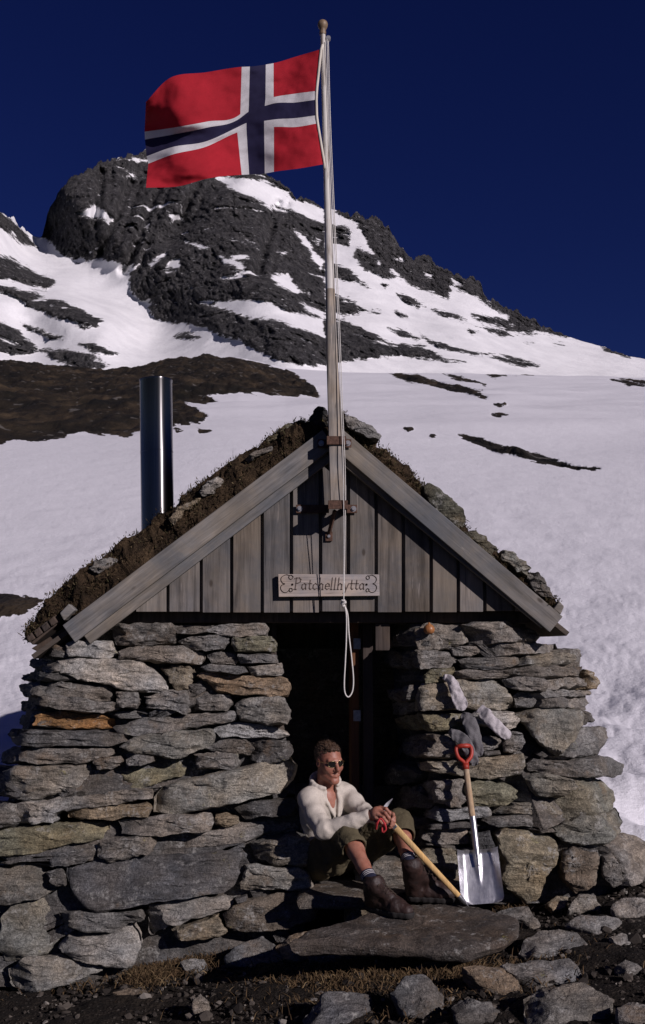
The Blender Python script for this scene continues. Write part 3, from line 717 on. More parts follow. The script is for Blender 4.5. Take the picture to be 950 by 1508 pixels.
def stone_wall(core_vf, stones, small, seed):
    vs, fs = core_vf; v = [vs]; f = list(map(tuple, fs)); n = len(vs)
    for i, (c, poly) in enumerate(small):
        cx, cy = np.mean(poly, 0); a, b = stone_geo(poly, wall_map, wall_n(cx, cy), .2, seed + 500 + i, N=32)
        v.append(a); f += [tuple(int(q) + n for q in p) for p in b]; n += len(a)
    wl = mesh('stone_wall', np.concatenate(v), f, mat_stone, hut, True, color=(.11, .105, .1), sharp=48)
    for i, (c, poly) in enumerate(stones):
        r = np.random.default_rng(seed + i)
        cx, cy = np.mean(poly, 0); n_ = wall_n(cx, cy); off = r.normal(0, .032)
        mp = lambda x, y, n_=n_, off=off: wall_map(x, y) + n_ * off
        a, b = stone_geo(poly, mp, n_, r.uniform(.22, .34), seed + i, chips=int(r.integers(2, 5)), grow=.995)
        k = r.uniform(.86, 1.12)
        add_stone('stone', wl, a, b, tuple(q * k for q in c))
    return wl
xlL = lambda y: np.interp(y, [930, 1000, 1150, 1300, 1460], [72, 46, 22, -28, -48]); xrL = lambda y: np.interp(y, [930, 980, 1080, 1300, 1460], [394, 402, 420, 455, 440])
stone_wall(core(xlL, xrL, 921, 1452, 'core', 3, .5), LEFT, SMALL_L, 1000)
xlR = lambda y: np.interp(y, [930, 1000, 1150, 1300, 1350], [575, 580, 590, 590, 600]); xrR = lambda y: np.interp(y, [930, 1000, 1100, 1200, 1350], [775, 840, 862, 893, 935])
stone_wall(core(xlR, xrR, 919, 1330, 'core', 4, .5), RIGHT, SMALL_R, 2000)

# side and back walls, courses of stone in one mesh each
def course_wall(p0, p1, z0, z1, th, seed):
    r = np.random.default_rng(seed); p0 = np.array(p0, float); p1 = np.array(p1, float); L = np.linalg.norm(p1 - p0); ax = (p1 - p0) / L
    nin = np.array([-ax[1], ax[0], 0]); v = []; f = []; n = 0; z = z0
    b = MB(); 
    c8 = [p0 + nin * .1, p1 + nin * .1, p1 + nin * th, p0 + nin * th]
    b.hexa([(q[0], q[1], z0) for q in c8] + [(q[0], q[1], z1) for q in c8]); v.append(np.concatenate(b.v)); f += b.f; n = b.n
    while z < z1 - .04:
        h = min(r.uniform(.08, .19), z1 - z + .01); s = -r.uniform(0, .2)
        while s < L:
            w_ = r.uniform(.2, .65); a = max(s, 0); e_ = min(s + w_, L)
            if e_ - a > .06:
                poly = np.array([(a + .01, z + .012), (a + .02, z + h * .6), (a + .04, z + h), (e_ - .05, z + h), (e_ - .01, z + h * .5), (e_ - .02, z + .005)]) * 100
                mp = lambda x, y: np.stack([p0[0] + ax[0] * x / 100, p0[1] + ax[1] * x / 100, y / 100 + x * 0], -1) + nin * 0
                vv_, ff = stone_geo(poly, mp, nin, .2, int(r.integers(1e6)), N=24, rough=1)
                v.append(vv_); f += [tuple(int(q) + n for q in p) for p in ff]; n += len(vv_)
            s += w_
        z += h
    return np.concatenate(v), f
for p0, p1, z1, sd_ in (((-1.98, 9.7), (-1.86, 6.95), 1.72, 5), ((1.70, 6.9), (1.62, 9.7), 1.72, 6), ((1.6, 9.75), (-1.95, 9.75), 1.72, 7)):
    v, f = course_wall((*p0, 0), (*p1, 0), -.35, z1, .5, sd_)
    mesh('stone_wall', v, f, mat_stone, hut, True, color=MID, sharp=48)

# ------------------------------------------------------------------ gable, bargeboards, door
GY0 = 6.5
w_gable = wood_material('weathered_boards', (.158, .140, .125), 'Z', .5, (.19, .175, .158))
w_barge = wood_material('weathered_bargeboard', (.172, .160, .148), 'X', .6, (.20, .19, .178))
w_dark = wood_material('dark_timber', (.07, .055, .047), 'Z', .55)
def xz(px, py, Y): p = P(px, py, Y); return (float(p[0]), float(p[2]))
edges = [157, 198, 247, 296, 341, 386, 429, 472, 513, 554, 594, 635, 675, 714, 757, 800]
rl = lambda px: 655 + (488 - px) * .705 if px < 488 else 655 + (px - 488) * .80
g = MB(); r = np.random.default_rng(11)
for i, (a, b) in enumerate(zip(edges[:-1], edges[1:])):
    yb = 902 - (a - 195) * .003 + r.uniform(-1.2, 1.2)
    ta, tb = rl(a + 2), rl(b - 2); y_ = GY0 + r.uniform(-.006, .006)
    if max(ta, tb) > yb: 
        if min(ta, tb) > yb - 4: continue
        ta, tb = min(ta, yb - 1), min(tb, yb - 1)
    pts = [xz(a + 2.6, yb, y_), xz(b - 2.6, yb, y_)]
    if a < 488 < b: pts += [xz(b - 2.6, tb, y_), xz(488, 655, y_), xz(a + 2.6, ta, y_)]
    else: pts += [xz(b - 2.6, tb, y_), xz(a + 2.6, ta, y_)]
    g.prism(pts, y_, y_ + .028, r.uniform(0, 1))
g.prism([xz(160, 901, 6.53), xz(800, 899, 6.53), xz(488, 664, 6.53)], 6.535, 6.56, .5)
# gable boards are one wall: their pattern stays in the mesh
gable = g.build('gable_wall', w_gable, hut, bevel=.003)
def plank(name, px0, py0, px1, py1, wpx, Y, th, mat, parent, cut=0.0, bevel=.004, rnd=.5, cut0=0.0):
    """a plank whose upper edge runs from pixel 0 to pixel 1; wpx is its face width"""
    a = P(px0, py0, Y); b = P(px1, py1, Y); mpp = Y / F; wd = wpx * mpp
    ax = nrm(b - a); L = np.linalg.norm(b - a); dn = np.array([ax[2], 0, -ax[0]]); dn = dn if dn[2] < 0 else -dn
    me_b = MB()
    me_b.prism([(0, 0), (L, 0), (L + cut, -wd), (cut0, -wd)], 0, th, rnd)
    o = me_b.build(name, mat, None, bevel=bevel, org=(0, 0, 0))
    for v in o.data.vertices: pass
    ang = math.atan2(ax[2], ax[0])
    o.parent = parent; loc = a - wloc(parent) if parent else a
    o.location = tuple(loc); o.rotation_euler = (0, -ang, 0)
    return o
# left pair: outer board and the narrower one tucked below it; right pair likewise
plank('bargeboard', 92, 921, 475, 633, 31, 6.40, .028, w_barge, hut, cut=-.005, rnd=.75)
plank('bargeboard', 122, 934, 478, 664, 18, 6.432, .026, w_barge, hut, rnd=.55)
plank('bargeboard', 502, 630, 829, 908, 30, 6.40, .028, w_barge, hut, rnd=.35)
plank('bargeboard', 500, 664, 807, 915, 13, 6.432, .05, w_barge, hut, rnd=.45)
# lintel and door frame
def pbox(name, x0, x1, y0, y1, Y0, Y1, mat, parent, rnd=.5, bevel=.004):
    a = P(x0, y1, Y0); b = P(x1, y0, Y0)
    return MB().box(a[0], b[0], Y0, Y1, a[2], b[2], rnd).build(name, mat, parent, bevel=bevel)
pbox('lintel', 165, 815, 885, 917, 6.62, 6.76, w_dark, hut)
df = pbox('door_frame', 397, 407, 905, 1300, 6.85, 6.95, w_dark, hut)
for x0, x1 in ((536, 549),): pbox('post', x0, x1, 905, 1290, 6.85, 6.97, w_dark, df)
pbox('post', 553, 574, 918, 958, 6.64, 6.67, w_dark, df)
door = MB(); d0 = P(518, 1270, 6.9); d1 = P(531, 905, 6.9)
door.box(d0[0], d0[0] + .05, 6.9, 7.55, d0[2], d1[2], .8)
w_door = wood_material('brown_door', (.13, .06, .03), 'Z', .6)
do = door.build('door', w_door, hut, bevel=.003)
m_iron = plain('rusty_iron', (.10, .055, .038), .75, .35, .5, 60, .4, .002)
m_zinc = plain('dull_zinc', (.30, .30, .31), .5, .8, .3, 60, .3, .001)
for py_ in (948, 1054):
    c = P(525, py_, 6.885); MB().box(c[0] - .02, c[0] + .028, 6.882, 6.899, c[2] - .035, c[2] + .035).build('hinge', m_zinc, do, bevel=.002)
# floor, inner lining
MB().box(-1.5, 1.2, 6.75, 9.3, -.1, .34).build('floor', w_dark, hut)

# ------------------------------------------------------------------ roof
AP = P(489, 628, 6.42); LE = P(48, 946, 6.42); RE = P(836, 912, 6.42)
YF, YB = 6.43, 9.85
w_under = wood_material('roof_boards', (.10, .082, .068), 'X', .6)
rb = MB()
def slab(a, b, t0):
    a = np.array(a); b = np.array(b); ax = nrm(b - a); up = np.array([-ax[2], 0, ax[0]]); up = up if up[2] > 0 else -up
    q = [a, b, b + up * t0, a + up * t0]
    return [(p[0], p[2]) for p in q]
rb.prism(slab(LE + [0, 0, -.10], AP + [0, 0, -.10], .03), YF + .03, YB, .4); rb.prism(slab(AP + [0, 0, -.10], RE + [0, 0, -.10], .03), YF + .03, YB, .6)
roof = rb.build('roof', w_under, hut, bevel=.003)
bgm = MB(); bA, bL, bR = AP.copy(), LE.copy(), RE.copy()
bgm.prism([(bL[0], 1.3), (bR[0], 1.3), (bR[0], bR[2] - .09), (bA[0], bA[2] - .09), (bL[0], bL[2] - .09)], 9.5, 9.54, .4); bgm.build('gable_wall', w_gable, hut)
# eave beams that hold the turf, sticking out past the bargeboards
def eave(name, pts, Y0, Y1, mat, rnd): return MB().prism([xz(x, y, Y0) for x, y in pts], Y0, Y1, rnd).build(name, mat, roof, bevel=.006)
eave('eave_beam', [(88, 903), (101, 889), (111, 898), (94, 914)], 6.41, 9.8, w_barge, .9)
eave('eave_beam', [(38, 938), (82, 905), (90, 915), (48, 950)], 6.46, 9.8, w_dark, .3)
eave('eave_beam', [(46, 955), (98, 922), (108, 938), (60, 962)], 6.50, 9.8, w_dark, .2)
for k in range(4):
    x = 80 - k * 11; y = 908 + k * 8.0
    eave('eave_block', [(x - 9, y + 6), (x - 1, y - 1), (x + 5, y + 8), (x - 4, y + 15)], 6.43, 6.5, w_dark, .2 + .1 * k)
eave('eave_beam', [(815, 897), (824, 885), (831, 893), (826, 905)], 6.40, 9.8, w_barge, .6)
# turf: cross-section at the front, carried back along the ridge
TOPL = [(489,612),(470,622),(440,620),(415,634),(395,641),(380,656),(350,673),(325,688),(300,702),(285,716),(266,741),(240,757),(210,777),(170,806),(140,830),(112,848),(90,866),(70,888),(52,910),(40,925),(36,936)]
BOTL = [(489,640),(470,650),(440,673),(415,690),(395,704),(380,715),(350,737),(325,755),(300,773),(285,783),(266,797),(240,816),(210,838),(170,868),(140,890),(112,904),(96,908),(84,914),(66,926),(52,938),(40,948)]
TOPR = [(489,612),(505,618),(520,632),(545,648),(570,668),(605,697),(622,714),(645,733),(668,757),(684,774),(700,788),(730,813),(758,838),(785,858),(805,876),(818,890)]
BOTR = [(489,640),(505,638),(520,650),(545,671),(570,692),(605,722),(622,736),(645,756),(668,775),(684,789),(700,802),(730,828),(758,852),(785,875),(805,892),(816,900)]
turf_t = NT('heather_turf'); v = turf_t.coord('World')
h1 = turf_t.noise(v, 9, 5, .7); h2 = turf_t.noise(v, 70, 4, .75); tint = turf_t.attr('rnd')
tc = turf_t.ramp(h1, [(.3, (.022, .016, .011)), (.5, (.06, .042, .026)), (.7, (.12, .085, .05))])
tc = turf_t.mix(1.0, tc, turf_t.ramp(h2, [(.3, .45), (.7, 1.7)]), 'MULTIPLY')
bl = turf_t.ramp(tint, [(0, (.035, .024, .015)), (.3, (.085, .055, .028)), (.5, (.065, .06, .027)), (.72, (.17, .13, .068)), (.88, (.24, .19, .11)), (1, (.06, .035, .022))])
tc = turf_t.mix(1.0, tc, (.8, .76, .72), 'MULTIPLY'); tc = turf_t.mix(turf_t.ramp(tint, [(.0, 0), (.02, 1)]), tc, bl)
mat_turf = turf_t.set(tc, .95, 0, turf_t.bump(turf_t.math('ADD', h1, h2), 1.0, .03), .15)
tv = []; tf = []; tn = 0; tr = []
r = np.random.default_rng(21); blades_v = []; blades_f = []; blades_r = []; bn = 0
def resample(pl, n):
    pl = np.asarray(pl, float); s = np.linspace(0, len(pl) - 1, n); return np.stack([np.interp(s, np.arange(len(pl)), pl[:, i]) for i in (0, 1)], -1)
for TOP, BOT in ((TOPL, BOTL), (TOPR, BOTR)):
    n = 170; T_ = resample(TOP, n); B_ = resample(BOT, n)
    rows = []
    for k in np.linspace(0, 1, 9):
        q = B_ + (T_ - B_) * k; rows.append(P(q[:, 0], q[:, 1], 6.455 + .03 * k + .10 * max(0, k - .6)))
    top = rows[-1]
    ys = np.concatenate([np.linspace(.04, .6, 16), np.linspace(.8, 3.2, 18)])
    for y in ys:
        q = top.copy(); q[:, 1] += y; rows.append(q)
    G = np.array(rows)
    nz_ = np.stack([fbm(G / .13, 4, 200 + i, .6) for i in range(3)], -1) * np.array([.02, .03, .035]); nz_ += np.stack([fbm(G / .4, 2, 210 + i) for i in range(3)], -1) * .02
    nz_[0] *= .2; G = G + nz_
    last = G[-1:].copy(); last[..., 2] -= .12; G = np.concatenate([G, last])
    tv.append(G.reshape(-1, 3)); tf += [tuple(int(i) + tn for i in q) for q in grid_faces(*G.shape[:2])]; tn += G.shape[0] * n; tr += [0.0] * (G.shape[0] * n)
    # heather stems, moss and dry grass
    for k in range(9500):
        j = int(r.integers(1, 24)) if r.random() < .85 else int(r.integers(24, 40)); i = int(r.integers(0, n))
        p = G[min(j, len(G) - 2), i] + r.normal(0, .012, 3)
        if j < 9: d = np.array([r.normal(0, .5), -abs(r.normal(.7, .3)), r.normal(.35, .5)])
        else: d = np.array([r.normal(0, .5), r.normal(-.1, .4), 1.0])
        if j < 3 and r.random() < .6: continue
        clump = perlin(p / .11, 33)
        L_ = (r.uniform(.010, .024) + .018 * max(0, clump) + (.03 if r.random() < .015 else 0)); d = nrm(d) * L_
        sd_ = nrm(np.cross(d, r.normal(0, 1, 3))) * r.uniform(.0018, .0042)
        blades_v += [p - sd_, p + sd_, p + d * .6 + sd_ * .7 + r.normal(0, .003, 3), p + d]; blades_f.append((bn, bn + 1, bn + 2, bn + 3)); bn += 4
        blades_r += [float(np.clip(.45 + clump * .5 + r.normal(0, .22), .05, 1))] * 4
tv.append(np.array(blades_v)); tf += [tuple(i + tn for i in q) for q in blades_f]; tr += blades_r
mesh('turf', np.concatenate(tv), tf, mat_turf, roof, False, attrs={'rnd': tr})
# stove pipe
t = NT('brushed_steel'); v = t.coord('Object', scale=(60, 60, .4)); n1 = t.noise(v, 3, 4, .6)
c = t.mix(1.0, (.17, .165, .165), t.ramp(n1, [(.3, .75), (.7, 1.2)]), 'MULTIPLY')
m_steel = t.set(c, t.math('ADD', t.math('MULTIPLY', n1, .1), .20), 1.0, None, .5)
t.b.inputs['Anisotropic'].default_value = .8; t.b.inputs['Anisotropic Rotation'].default_value = .25
tg = t.n('ShaderNodeTangent', direction_type='RADIAL', axis='Z'); t.l(tg.outputs[0], t.b.inputs['Tangent'])
CHY = 6.95
cb = P(232.5, 800, CHY); ctp = P(229.5, 560, CHY); rad = 24.2 * CHY / F
pts = [cb, cb + (ctp - cb) * .5, cb + (ctp - cb) * .87, cb + (ctp - cb) * .872, cb + (ctp - cb) * .878, cb + (ctp - cb) * .88, ctp]
a = []; nseg = 48
zs = [0, .55, .551, .556, .557, .985, .99, 1.0]; rr = [1, 1, 1.015, 1.015, 1, 1, 1.02, 1.02]
prof = [cb + (ctp - cb) * q for q in zs]
inn = [ctp + (cb - ctp) * q for q in (0, .3)]
v, f = tube_vf(np.array(prof), np.array(rr) * rad, nseg, caps=False)
v2, f2 = tube_vf(np.array(inn), np.array([.96, .94]) * rad, nseg, caps=False)
k = len(v); allf = list(f) + [tuple(i + k for i in q) for q in f2]
top0 = (len(prof) - 1) * nseg
for i in range(nseg): allf.append((top0 + i, top0 + (i + 1) % nseg, k + (i + 1) % nseg, k + i))
allf.append(tuple(range(k + nseg, k + 2 * nseg)))
mesh('chimney', np.vstack([v, v2]), allf, m_steel, roof, True, sharp=40)
# ------------------------------------------------------------------ stones lying on the roof
def free_stone(name, label, color, poly, Y, depth, seed, group, inward=(0, 1, 0), tilt=0.0, N=64, mapf=None, rough=1.0, cat='stone', edge=None, chips=3):
    mp = mapf or (lambda x, y: P(x, y, Y))
    v, f = stone_geo(poly, mp, inward, depth, seed, N=N, rough=rough, edge=edge, chips=chips)
    o = mesh(name, v, f, mat_stone, None, True, color=color, sharp=48)
    return tag(o, label, cat, group)
RZ = lambda *p: Z(240, 590, 2.969, p)
RQ = lambda *p: Z(700, 740, 4.75, p)
GR = 'stones weighing down the turf roof'
free_stone('stone', 'blackish round stone on the roof ridge just left of the flagpole', (.035, .035, .035), RZ((640,70),(660,38),(690,26),(715,34),(726,60),(724,130),(700,128),(660,98)), 6.47, .35, 1, GR)
free_stone('stone', 'long pale flat stone on the left roof slope close below the ridge', OLIVE, RZ((440,190),(455,160),(500,125),(560,90),(612,76),(622,85),(560,125),(500,165),(470,185)), 6.52, .3, 2, GR)
free_stone('stone', 'flat grey stone with overhanging lip on the ridge right of the flagpole', GREY, RZ((795,65),(830,62),(880,85),(920,108),(948,145),(945,166),(905,165),(850,140),(800,110)), 6.42, .35, 3, GR)
free_stone('stone', 'pale angular stone set in the turf midway down the left roof slope', PALE, RZ((150,398),(185,352),(235,330),(262,345),(250,372),(215,400),(175,422)), 6.44, .2, 4, GR)
free_stone('stone', 'small brown flat stone in the turf beside the chimney', TAN, RZ((15,515),(35,490),(110,440),(160,420),(150,445),(80,500),(35,535)), 6.44, .2, 5, GR)
free_stone('stone', 'flat stone lying in turf between the pale angular stone and the ridge stones', GREY, RZ((360,250),(380,235),(440,205),(480,200),(470,225),(420,245),(370,262)), 6.47, .2, 6, GR)
free_stone('stone', 'low grey stone near the bottom of the left roof slope', GREY, [(128,838),(140,826),(160,820),(172,822),(165,834),(145,846)], 6.45, .2, 7, GR)
free_stone('stone', 'large mossy lump of stone halfway down the right roof slope', (.12, .115, .085), [(622,716),(630,710),(645,714),(662,726),(676,742),(687,765),(684,777),(670,773),(650,757),(630,738)], 6.42, .4, 8, GR)
free_stone('stone', 'flat mossy stone on the right roof slope above the pale block', (.11, .105, .08), [(680,776),(694,779),(715,787),(730,803),(739,818),(730,826),(710,812),(690,794)], 6.425, .35, 9, GR)
free_stone('stone', 'pale square-cut block on the lower right roof slope', (.30, .285, .24), RQ((178,375),(200,335),(265,340),(390,450),(375,515),(300,480),(240,430),(190,405)), 6.41, .26, 10, GR, edge=.008)
free_stone('stone', 'dark rounded stone lowest of the stones on the right roof slope', MID, RQ((370,520),(395,475),(440,480),(500,550),(545,630),(545,680),(480,660),(400,590)), 6.42, .3, 11, GR)

# ------------------------------------------------------------------ stones on the ground
def ground_hit(px, py):
    d = RAY(px, py); s_ = 1.0
    o = np.array([0, 0, CAMZ])
    for s_ in np.linspace(3.5, 9, 2400):
        p = o + d / d[1] * s_
        if p[2] <= ground_z(p[0], p[1]): return p
    return p
def ground_stone(label, color, poly, seed, group, tilt=35, depth=None, yaw=0, lift=0.0, edge=None, rough=1.0, name='stone', chips=3, cat='stone', N=72):
    """its visible outline lies in a plane leaning back by tilt (90 = upright face, 0 = lying flat)"""
    p = np.asarray(poly, float); cx = p[:, 0].mean(); yb = p[:, 1].max()
    g0 = ground_hit(cx, yb - 1); g0 = g0 + np.array([0, 0, lift + .03])
    a = radians(tilt); n = np.array([sin(a) * sin(radians(yaw)), -sin(a) * cos(radians(yaw)), cos(a)])
    mp = lambda x, y: on_plane(x, y, g0, n)
    top = mp(cx, p[:, 1].min()); size = np.linalg.norm(top - g0)
    v, f = stone_geo(poly, mp, -n, depth or max(.10, min(.3, .7 * size)), seed, N=N, edge=edge, rough=rough * .8, chips=min(chips, 2), tiltr=.5)
    return tag(mesh(name, v, f, mat_stone, None, True, color=tuple(q * 1.15 for q in color), sharp=48), label, cat, group)
GG = 'loose stones lying before the hut'
SB = (.088, .072, .060)
# the big doorstep slab lies level, its front edge showing
SLABZ = lambda Y: .285 + .05 * (Y - 5.0) / .85
p0 = np.array([0, 5.0, .285]); n_ = nrm([0, -.05 / .85, 1])
sp = R2((-95,412),(-60,388),(60,345),(200,308),(330,284),(420,286),(500,310),(575,345),(583,372),(540,408),(430,434),(300,424),(120,412),(0,408))
v, f = stone_geo(sp, lambda x, y: on_plane(x, y, p0, n_), -n_, .09, 3001, N=120, edge=.018, tiltr=0, chips=0, rough=.8)
o = mesh('doorstep_slab', v, f, mat_stone, None, True, color=SB, sharp=48); tag(o, 'big flat brown slab in front of the doorway, under the boots of the seated man', 'stone slab')
ground_stone('smooth dark stone propped under the front left of the doorstep slab', DARK, R2((-50,430),(0,415),(90,428),(170,445),(150,465),(60,478),(-40,470)), 3002, GG, 55)
ground_stone('rounded pale stone standing between the shovel and the lower right corner of the wall', (.22,.205,.18), R2((725,330),(730,300),(760,270),(805,276),(822,310),(800,330)), 3003, GG, 60)
ground_stone('low flat grey stone at the right edge below the corner of the wall', GREY, R2((850,310),(880,280),(940,282),(1000,300),(985,322),(900,338),(862,326)), 3004, GG, 30)
ground_stone('small flat pale stone in front of the rounded one right of the shovel', GREY, R2((715,350),(760,332),(870,338),(882,352),(860,372),(815,388),(760,372)), 3005, GG, 30)
ground_stone('tilted flat slab right of the doorstep slab', MID, R2((580,430),(592,402),(640,375),(755,384),(800,428),(740,452),(620,450)), 3006, GG, 24)
ground_stone('low stone wedged between shovel blade and tilted flat slab', MID, R2((505,322),(550,310),(600,312),(650,362),(625,378),(585,352)), 3007, GG, 30)
ground_stone('long flat grey stone with pale front rim beyond the big square slab', (.15,.145,.14), R2((525,482),(600,460),(730,455),(770,488),(745,520),(640,530),(565,508)), 3008, GG, 26)
ground_stone('brownish lump of stone below the front edge of the doorstep slab', BROWN, R2((410,490),(450,475),(520,475),(595,540),(590,562),(530,572),(450,530)), 3009, GG, 40)
ground_stone('big square-edged flat slab at the bottom right', (.15,.135,.115), R2((590,562),(640,542),(760,530),(860,588),(842,620),(735,660),(625,652),(596,605)), 3010, GG, 20, edge=.012)
ground_stone('dark smooth stone with rounded top in the bottom centre', DARK, R2((200,552),(240,512),(300,505),(370,560),(372,600),(322,642),(235,622)), 3011, GG, 42)
ground_stone('dark flat stone between the rounded dark one and the big square-edged slab', DARK, R2((380,592),(400,566),(500,580),(545,620),(542,665),(410,668),(385,630)), 3012, GG, 25)
ground_stone('dark flat slab with pale front rim at the bottom left of centre', SLATE, R2((-55,600),(0,565),(60,555),(140,560),(150,600),(80,645),(0,670),(-50,650)), 3013, GG, 25)
ground_stone('dark stone with pale broken end lying by the dry grass', (.12,.118,.115), L2((660,445),(700,422),(770,395),(835,430),(836,462),(790,487),(700,477),(665,465)), 3014, GG, 40)
ground_stone('small round grey stone lying in the dry grass', MID, L2((528,475),(560,462),(602,458),(612,480),(600,500),(545,502)), 3015, GG, 50)
ground_stone('small upright dark stone on bare soil at the bottom left', MID, L2((560,595),(588,566),(612,580),(617,618),(570,632)), 3016, GG, 60)
ground_stone('mossy brown stone at the foot of the wall left of the doorstep slab', BROWN, L2((812,410),(850,388),(930,375),(965,400),(945,440),(880,472),(840,455)), 3017, GG, 45)
ground_stone('small grey stone at the right edge near the bottom', MID, R2((865,480),(890,462),(930,470),(945,495),(905,510),(875,500)), 3018, GG, 40)
ground_stone('tan angular stone behind the rounded pale one at the foot of the wall', TAN, R2((660,300),(690,270),(725,280),(720,318),(680,325)), 3019, GG, 55)
ground_stone('small pale pebble-like stone in the grass before the doorstep slab', PALE, R2((272,498),(280,482),(298,480),(302,498),(288,506)), 3020, GG, 50, N=40)
ground_stone('flat dark stone half buried between the brown lump and the dark rounded stone', DARK, R2((300,470),(340,456),(400,466),(398,486),(340,492)), 3021, GG, 25, N=48)
ground_stone('small flat grey stone on dark soil at the far right below the wall corner', GREY, R2((845,400),(880,388),(930,396),(925,414),(870,420)), 3022, GG, 25, N=48)
ground_stone('half buried brown stone at the bottom left beside the wall foot', BROWN, L2((330,560),(370,545),(430,552),(445,572),(390,582)), 3023, GG, 30, N=48)
ground_stone('flat dark stone at the bottom edge below the big square-edged slab', MID, R2((865,610),(900,590),(960,596),(975,625),(920,645),(875,635)), 3024, GG, 25, N=48)
# step stones in the doorway
def block_stone(label, color, x0, x1, y0, y1, z0, z1, seed):
    """an upright front face (pixels derived from its real size) with a level top"""
    hx = (x1 - x0) / 2; cx = (x0 + x1) / 2
    poly = np.array([(x0, z0), (x0 - .01, z0 + (z1 - z0) * .6), (x0 + .03, z1), (cx, z1 + .006), (x1 - .04, z1 - .004), (x1, z0 + (z1 - z0) * .5), (x1 - .02, z0)]) * 200
    mp = lambda x, y: np.stack([x / 200, x * 0 + y0, y / 200], -1)
    v, f = stone_geo(poly, mp, (0, 1, 0), y1 - y0, seed, N=80, edge=.016, tiltr=.25, chips=2, rough=.7)
    return tag(mesh('step_stone', v, f, mat_stone, None, True, color=color, sharp=48), label, 'stone', 'step stones in the doorway')
block_stone('flat step stone under the seated man directly behind his boots', (.115, .098, .08), -.13, .50, 5.99, 6.75, .325, .385, 3101)
block_stone('short tan stone between the boots carrying the flat step stone', (.19, .16, .115), .13, .44, 6.03, 6.6, .12, .33, 3104)
block_stone('upper step stone beside the seated man in the doorway', (.17, .15, .125), .19, .50, 6.30, 6.85, .36, .505, 3102)
block_stone('small low stone between the boots and the right wall', (.21, .18, .14), .58, .86, 6.14, 6.6, .12, .425, 3103)

# ------------------------------------------------------------------ gravel and dry grass
r = np.random.default_rng(77)
gv = []; gf = []; gn = 0; ga = []
ico = bmesh.new(); bmesh.ops.create_icosphere(ico, subdivisions=1, radius=1); iv = np.array([v.co[:] for v in ico.verts]); fi = np.array([[v.index for v in f.verts] for f in ico.faces]); ico.free()
for k in range(7000):
    X = r.uniform(-2.6, 2.4); Y = r.uniform(4.2, 6.35)
    if X > .3: Y = r.uniform(4.2, 6.5)
    s = min(.035, .004 + r.exponential(.0048)); q = iv * (s * r.uniform(.7, 1.4, 3) * np.array([1, 1, .65])) + r.normal(0, s * .18, iv.shape)
    gv.append(q + [X, Y, ground_z(X, Y) + s * .3 + .02 * perlin(np.array([X / .5, Y / .5, 0]), 21)]); gf.append(fi + gn); gn += len(iv); ga += [r.random()] * len(iv)
t = NT('gravel'); c = t.ramp(t.attr('rnd'), [(0, (.018, .015, .013)), (.65, (.05, .042, .035)), (.93, (.11, .095, .08)), (1, (.26, .24, .21))])
m_grav = t.set(c, .9, 0, t.bump(t.noise(t.coord('World'), 150, 3, .7), .6, .004), .2)
o = mesh('gravel', np.concatenate(gv), np.concatenate(gf), m_grav, None, False, attrs={'rnd': ga}); tag(o, kind='stuff')
t = NT('dry_grass'); c = t.ramp(t.attr('rnd'), [(0, (.03, .019, .011)), (.35, (.075, .047, .024)), (.7, (.125, .083, .042)), (1, (.20, .145, .075))])
m_grass = t.set(c, .9, 0, None, .2)
def tufts(spots, n, L0, L1, seed):
    r = np.random.default_rng(seed); v = []; f = []; a = []; k = 0
    for (cx, cy, rx, ry, cnt) in spots:
        for _ in range(cnt):
            p = ground_hit_fast(cx + r.normal(0, rx), cy + r.normal(0, ry))
            an = r.uniform(0, 2 * pi); L_ = r.uniform(L0, L1); lean = r.uniform(.3, 1.4)
            d = np.array([cos(an) * lean, sin(an) * lean - .35, 1.0]); d = nrm(d) * L_
            sd_ = nrm(np.cross(d, [0, 1, .2] + r.normal(0, .4, 3))) * r.uniform(.0012, .003)
            drop = np.array([0, 0, -L_ * r.uniform(.1, .6)])
            v += [p - sd_, p + sd_, p + d * .5 + sd_ * .8, p + d * .5 - sd_ * .8, p + d + drop]
            f += [(k, k + 1, k + 2, k + 3), (k + 3, k + 2, k + 4)]; k += 5; q = float(np.clip(r.normal(.5, .25), 0, 1)); a += [q] * 5
    return v, f, a
def ground_hit_fast(px, py):
    d = RAY(px, py); s_ = 5.0
    for _ in range(6):
        p = np.array([0, 0, CAMZ]) + d / d[1] * s_; gz = ground_z(p[0], p[1]); s_ = float(np.clip((gz - CAMZ) / (d[2] / d[1]), 3.8, 6.6))
    p = np.array([0, 0, CAMZ]) + d / d[1] * s_; p[2] = ground_z(p[0], p[1]); return p
v, f, a = tufts([(230, 1422, 18, 11, 2200), (262, 1410, 28, 11, 2400), (208, 1440, 14, 8, 800), (305, 1402, 18, 8, 900), (415, 1378, 18, 9, 1100), (455, 1364, 12, 7, 700), (340, 1398, 22, 8, 500), (360, 1410, 30, 10, 260), (560, 1432, 60, 10, 1500), (500, 1450, 50, 12, 700), (690, 1430, 40, 12, 500), (752, 1338, 10, 6, 420), (820, 1420, 40, 30, 140), (540, 1475, 90, 16, 800), (120, 1450, 60, 10, 200), (640, 1440, 60, 14, 200)], 0, .025, .095, 5)
o = mesh('dry_grass', v, f, m_grass, None, False, attrs={'rnd': a}); tag(o, kind='stuff')

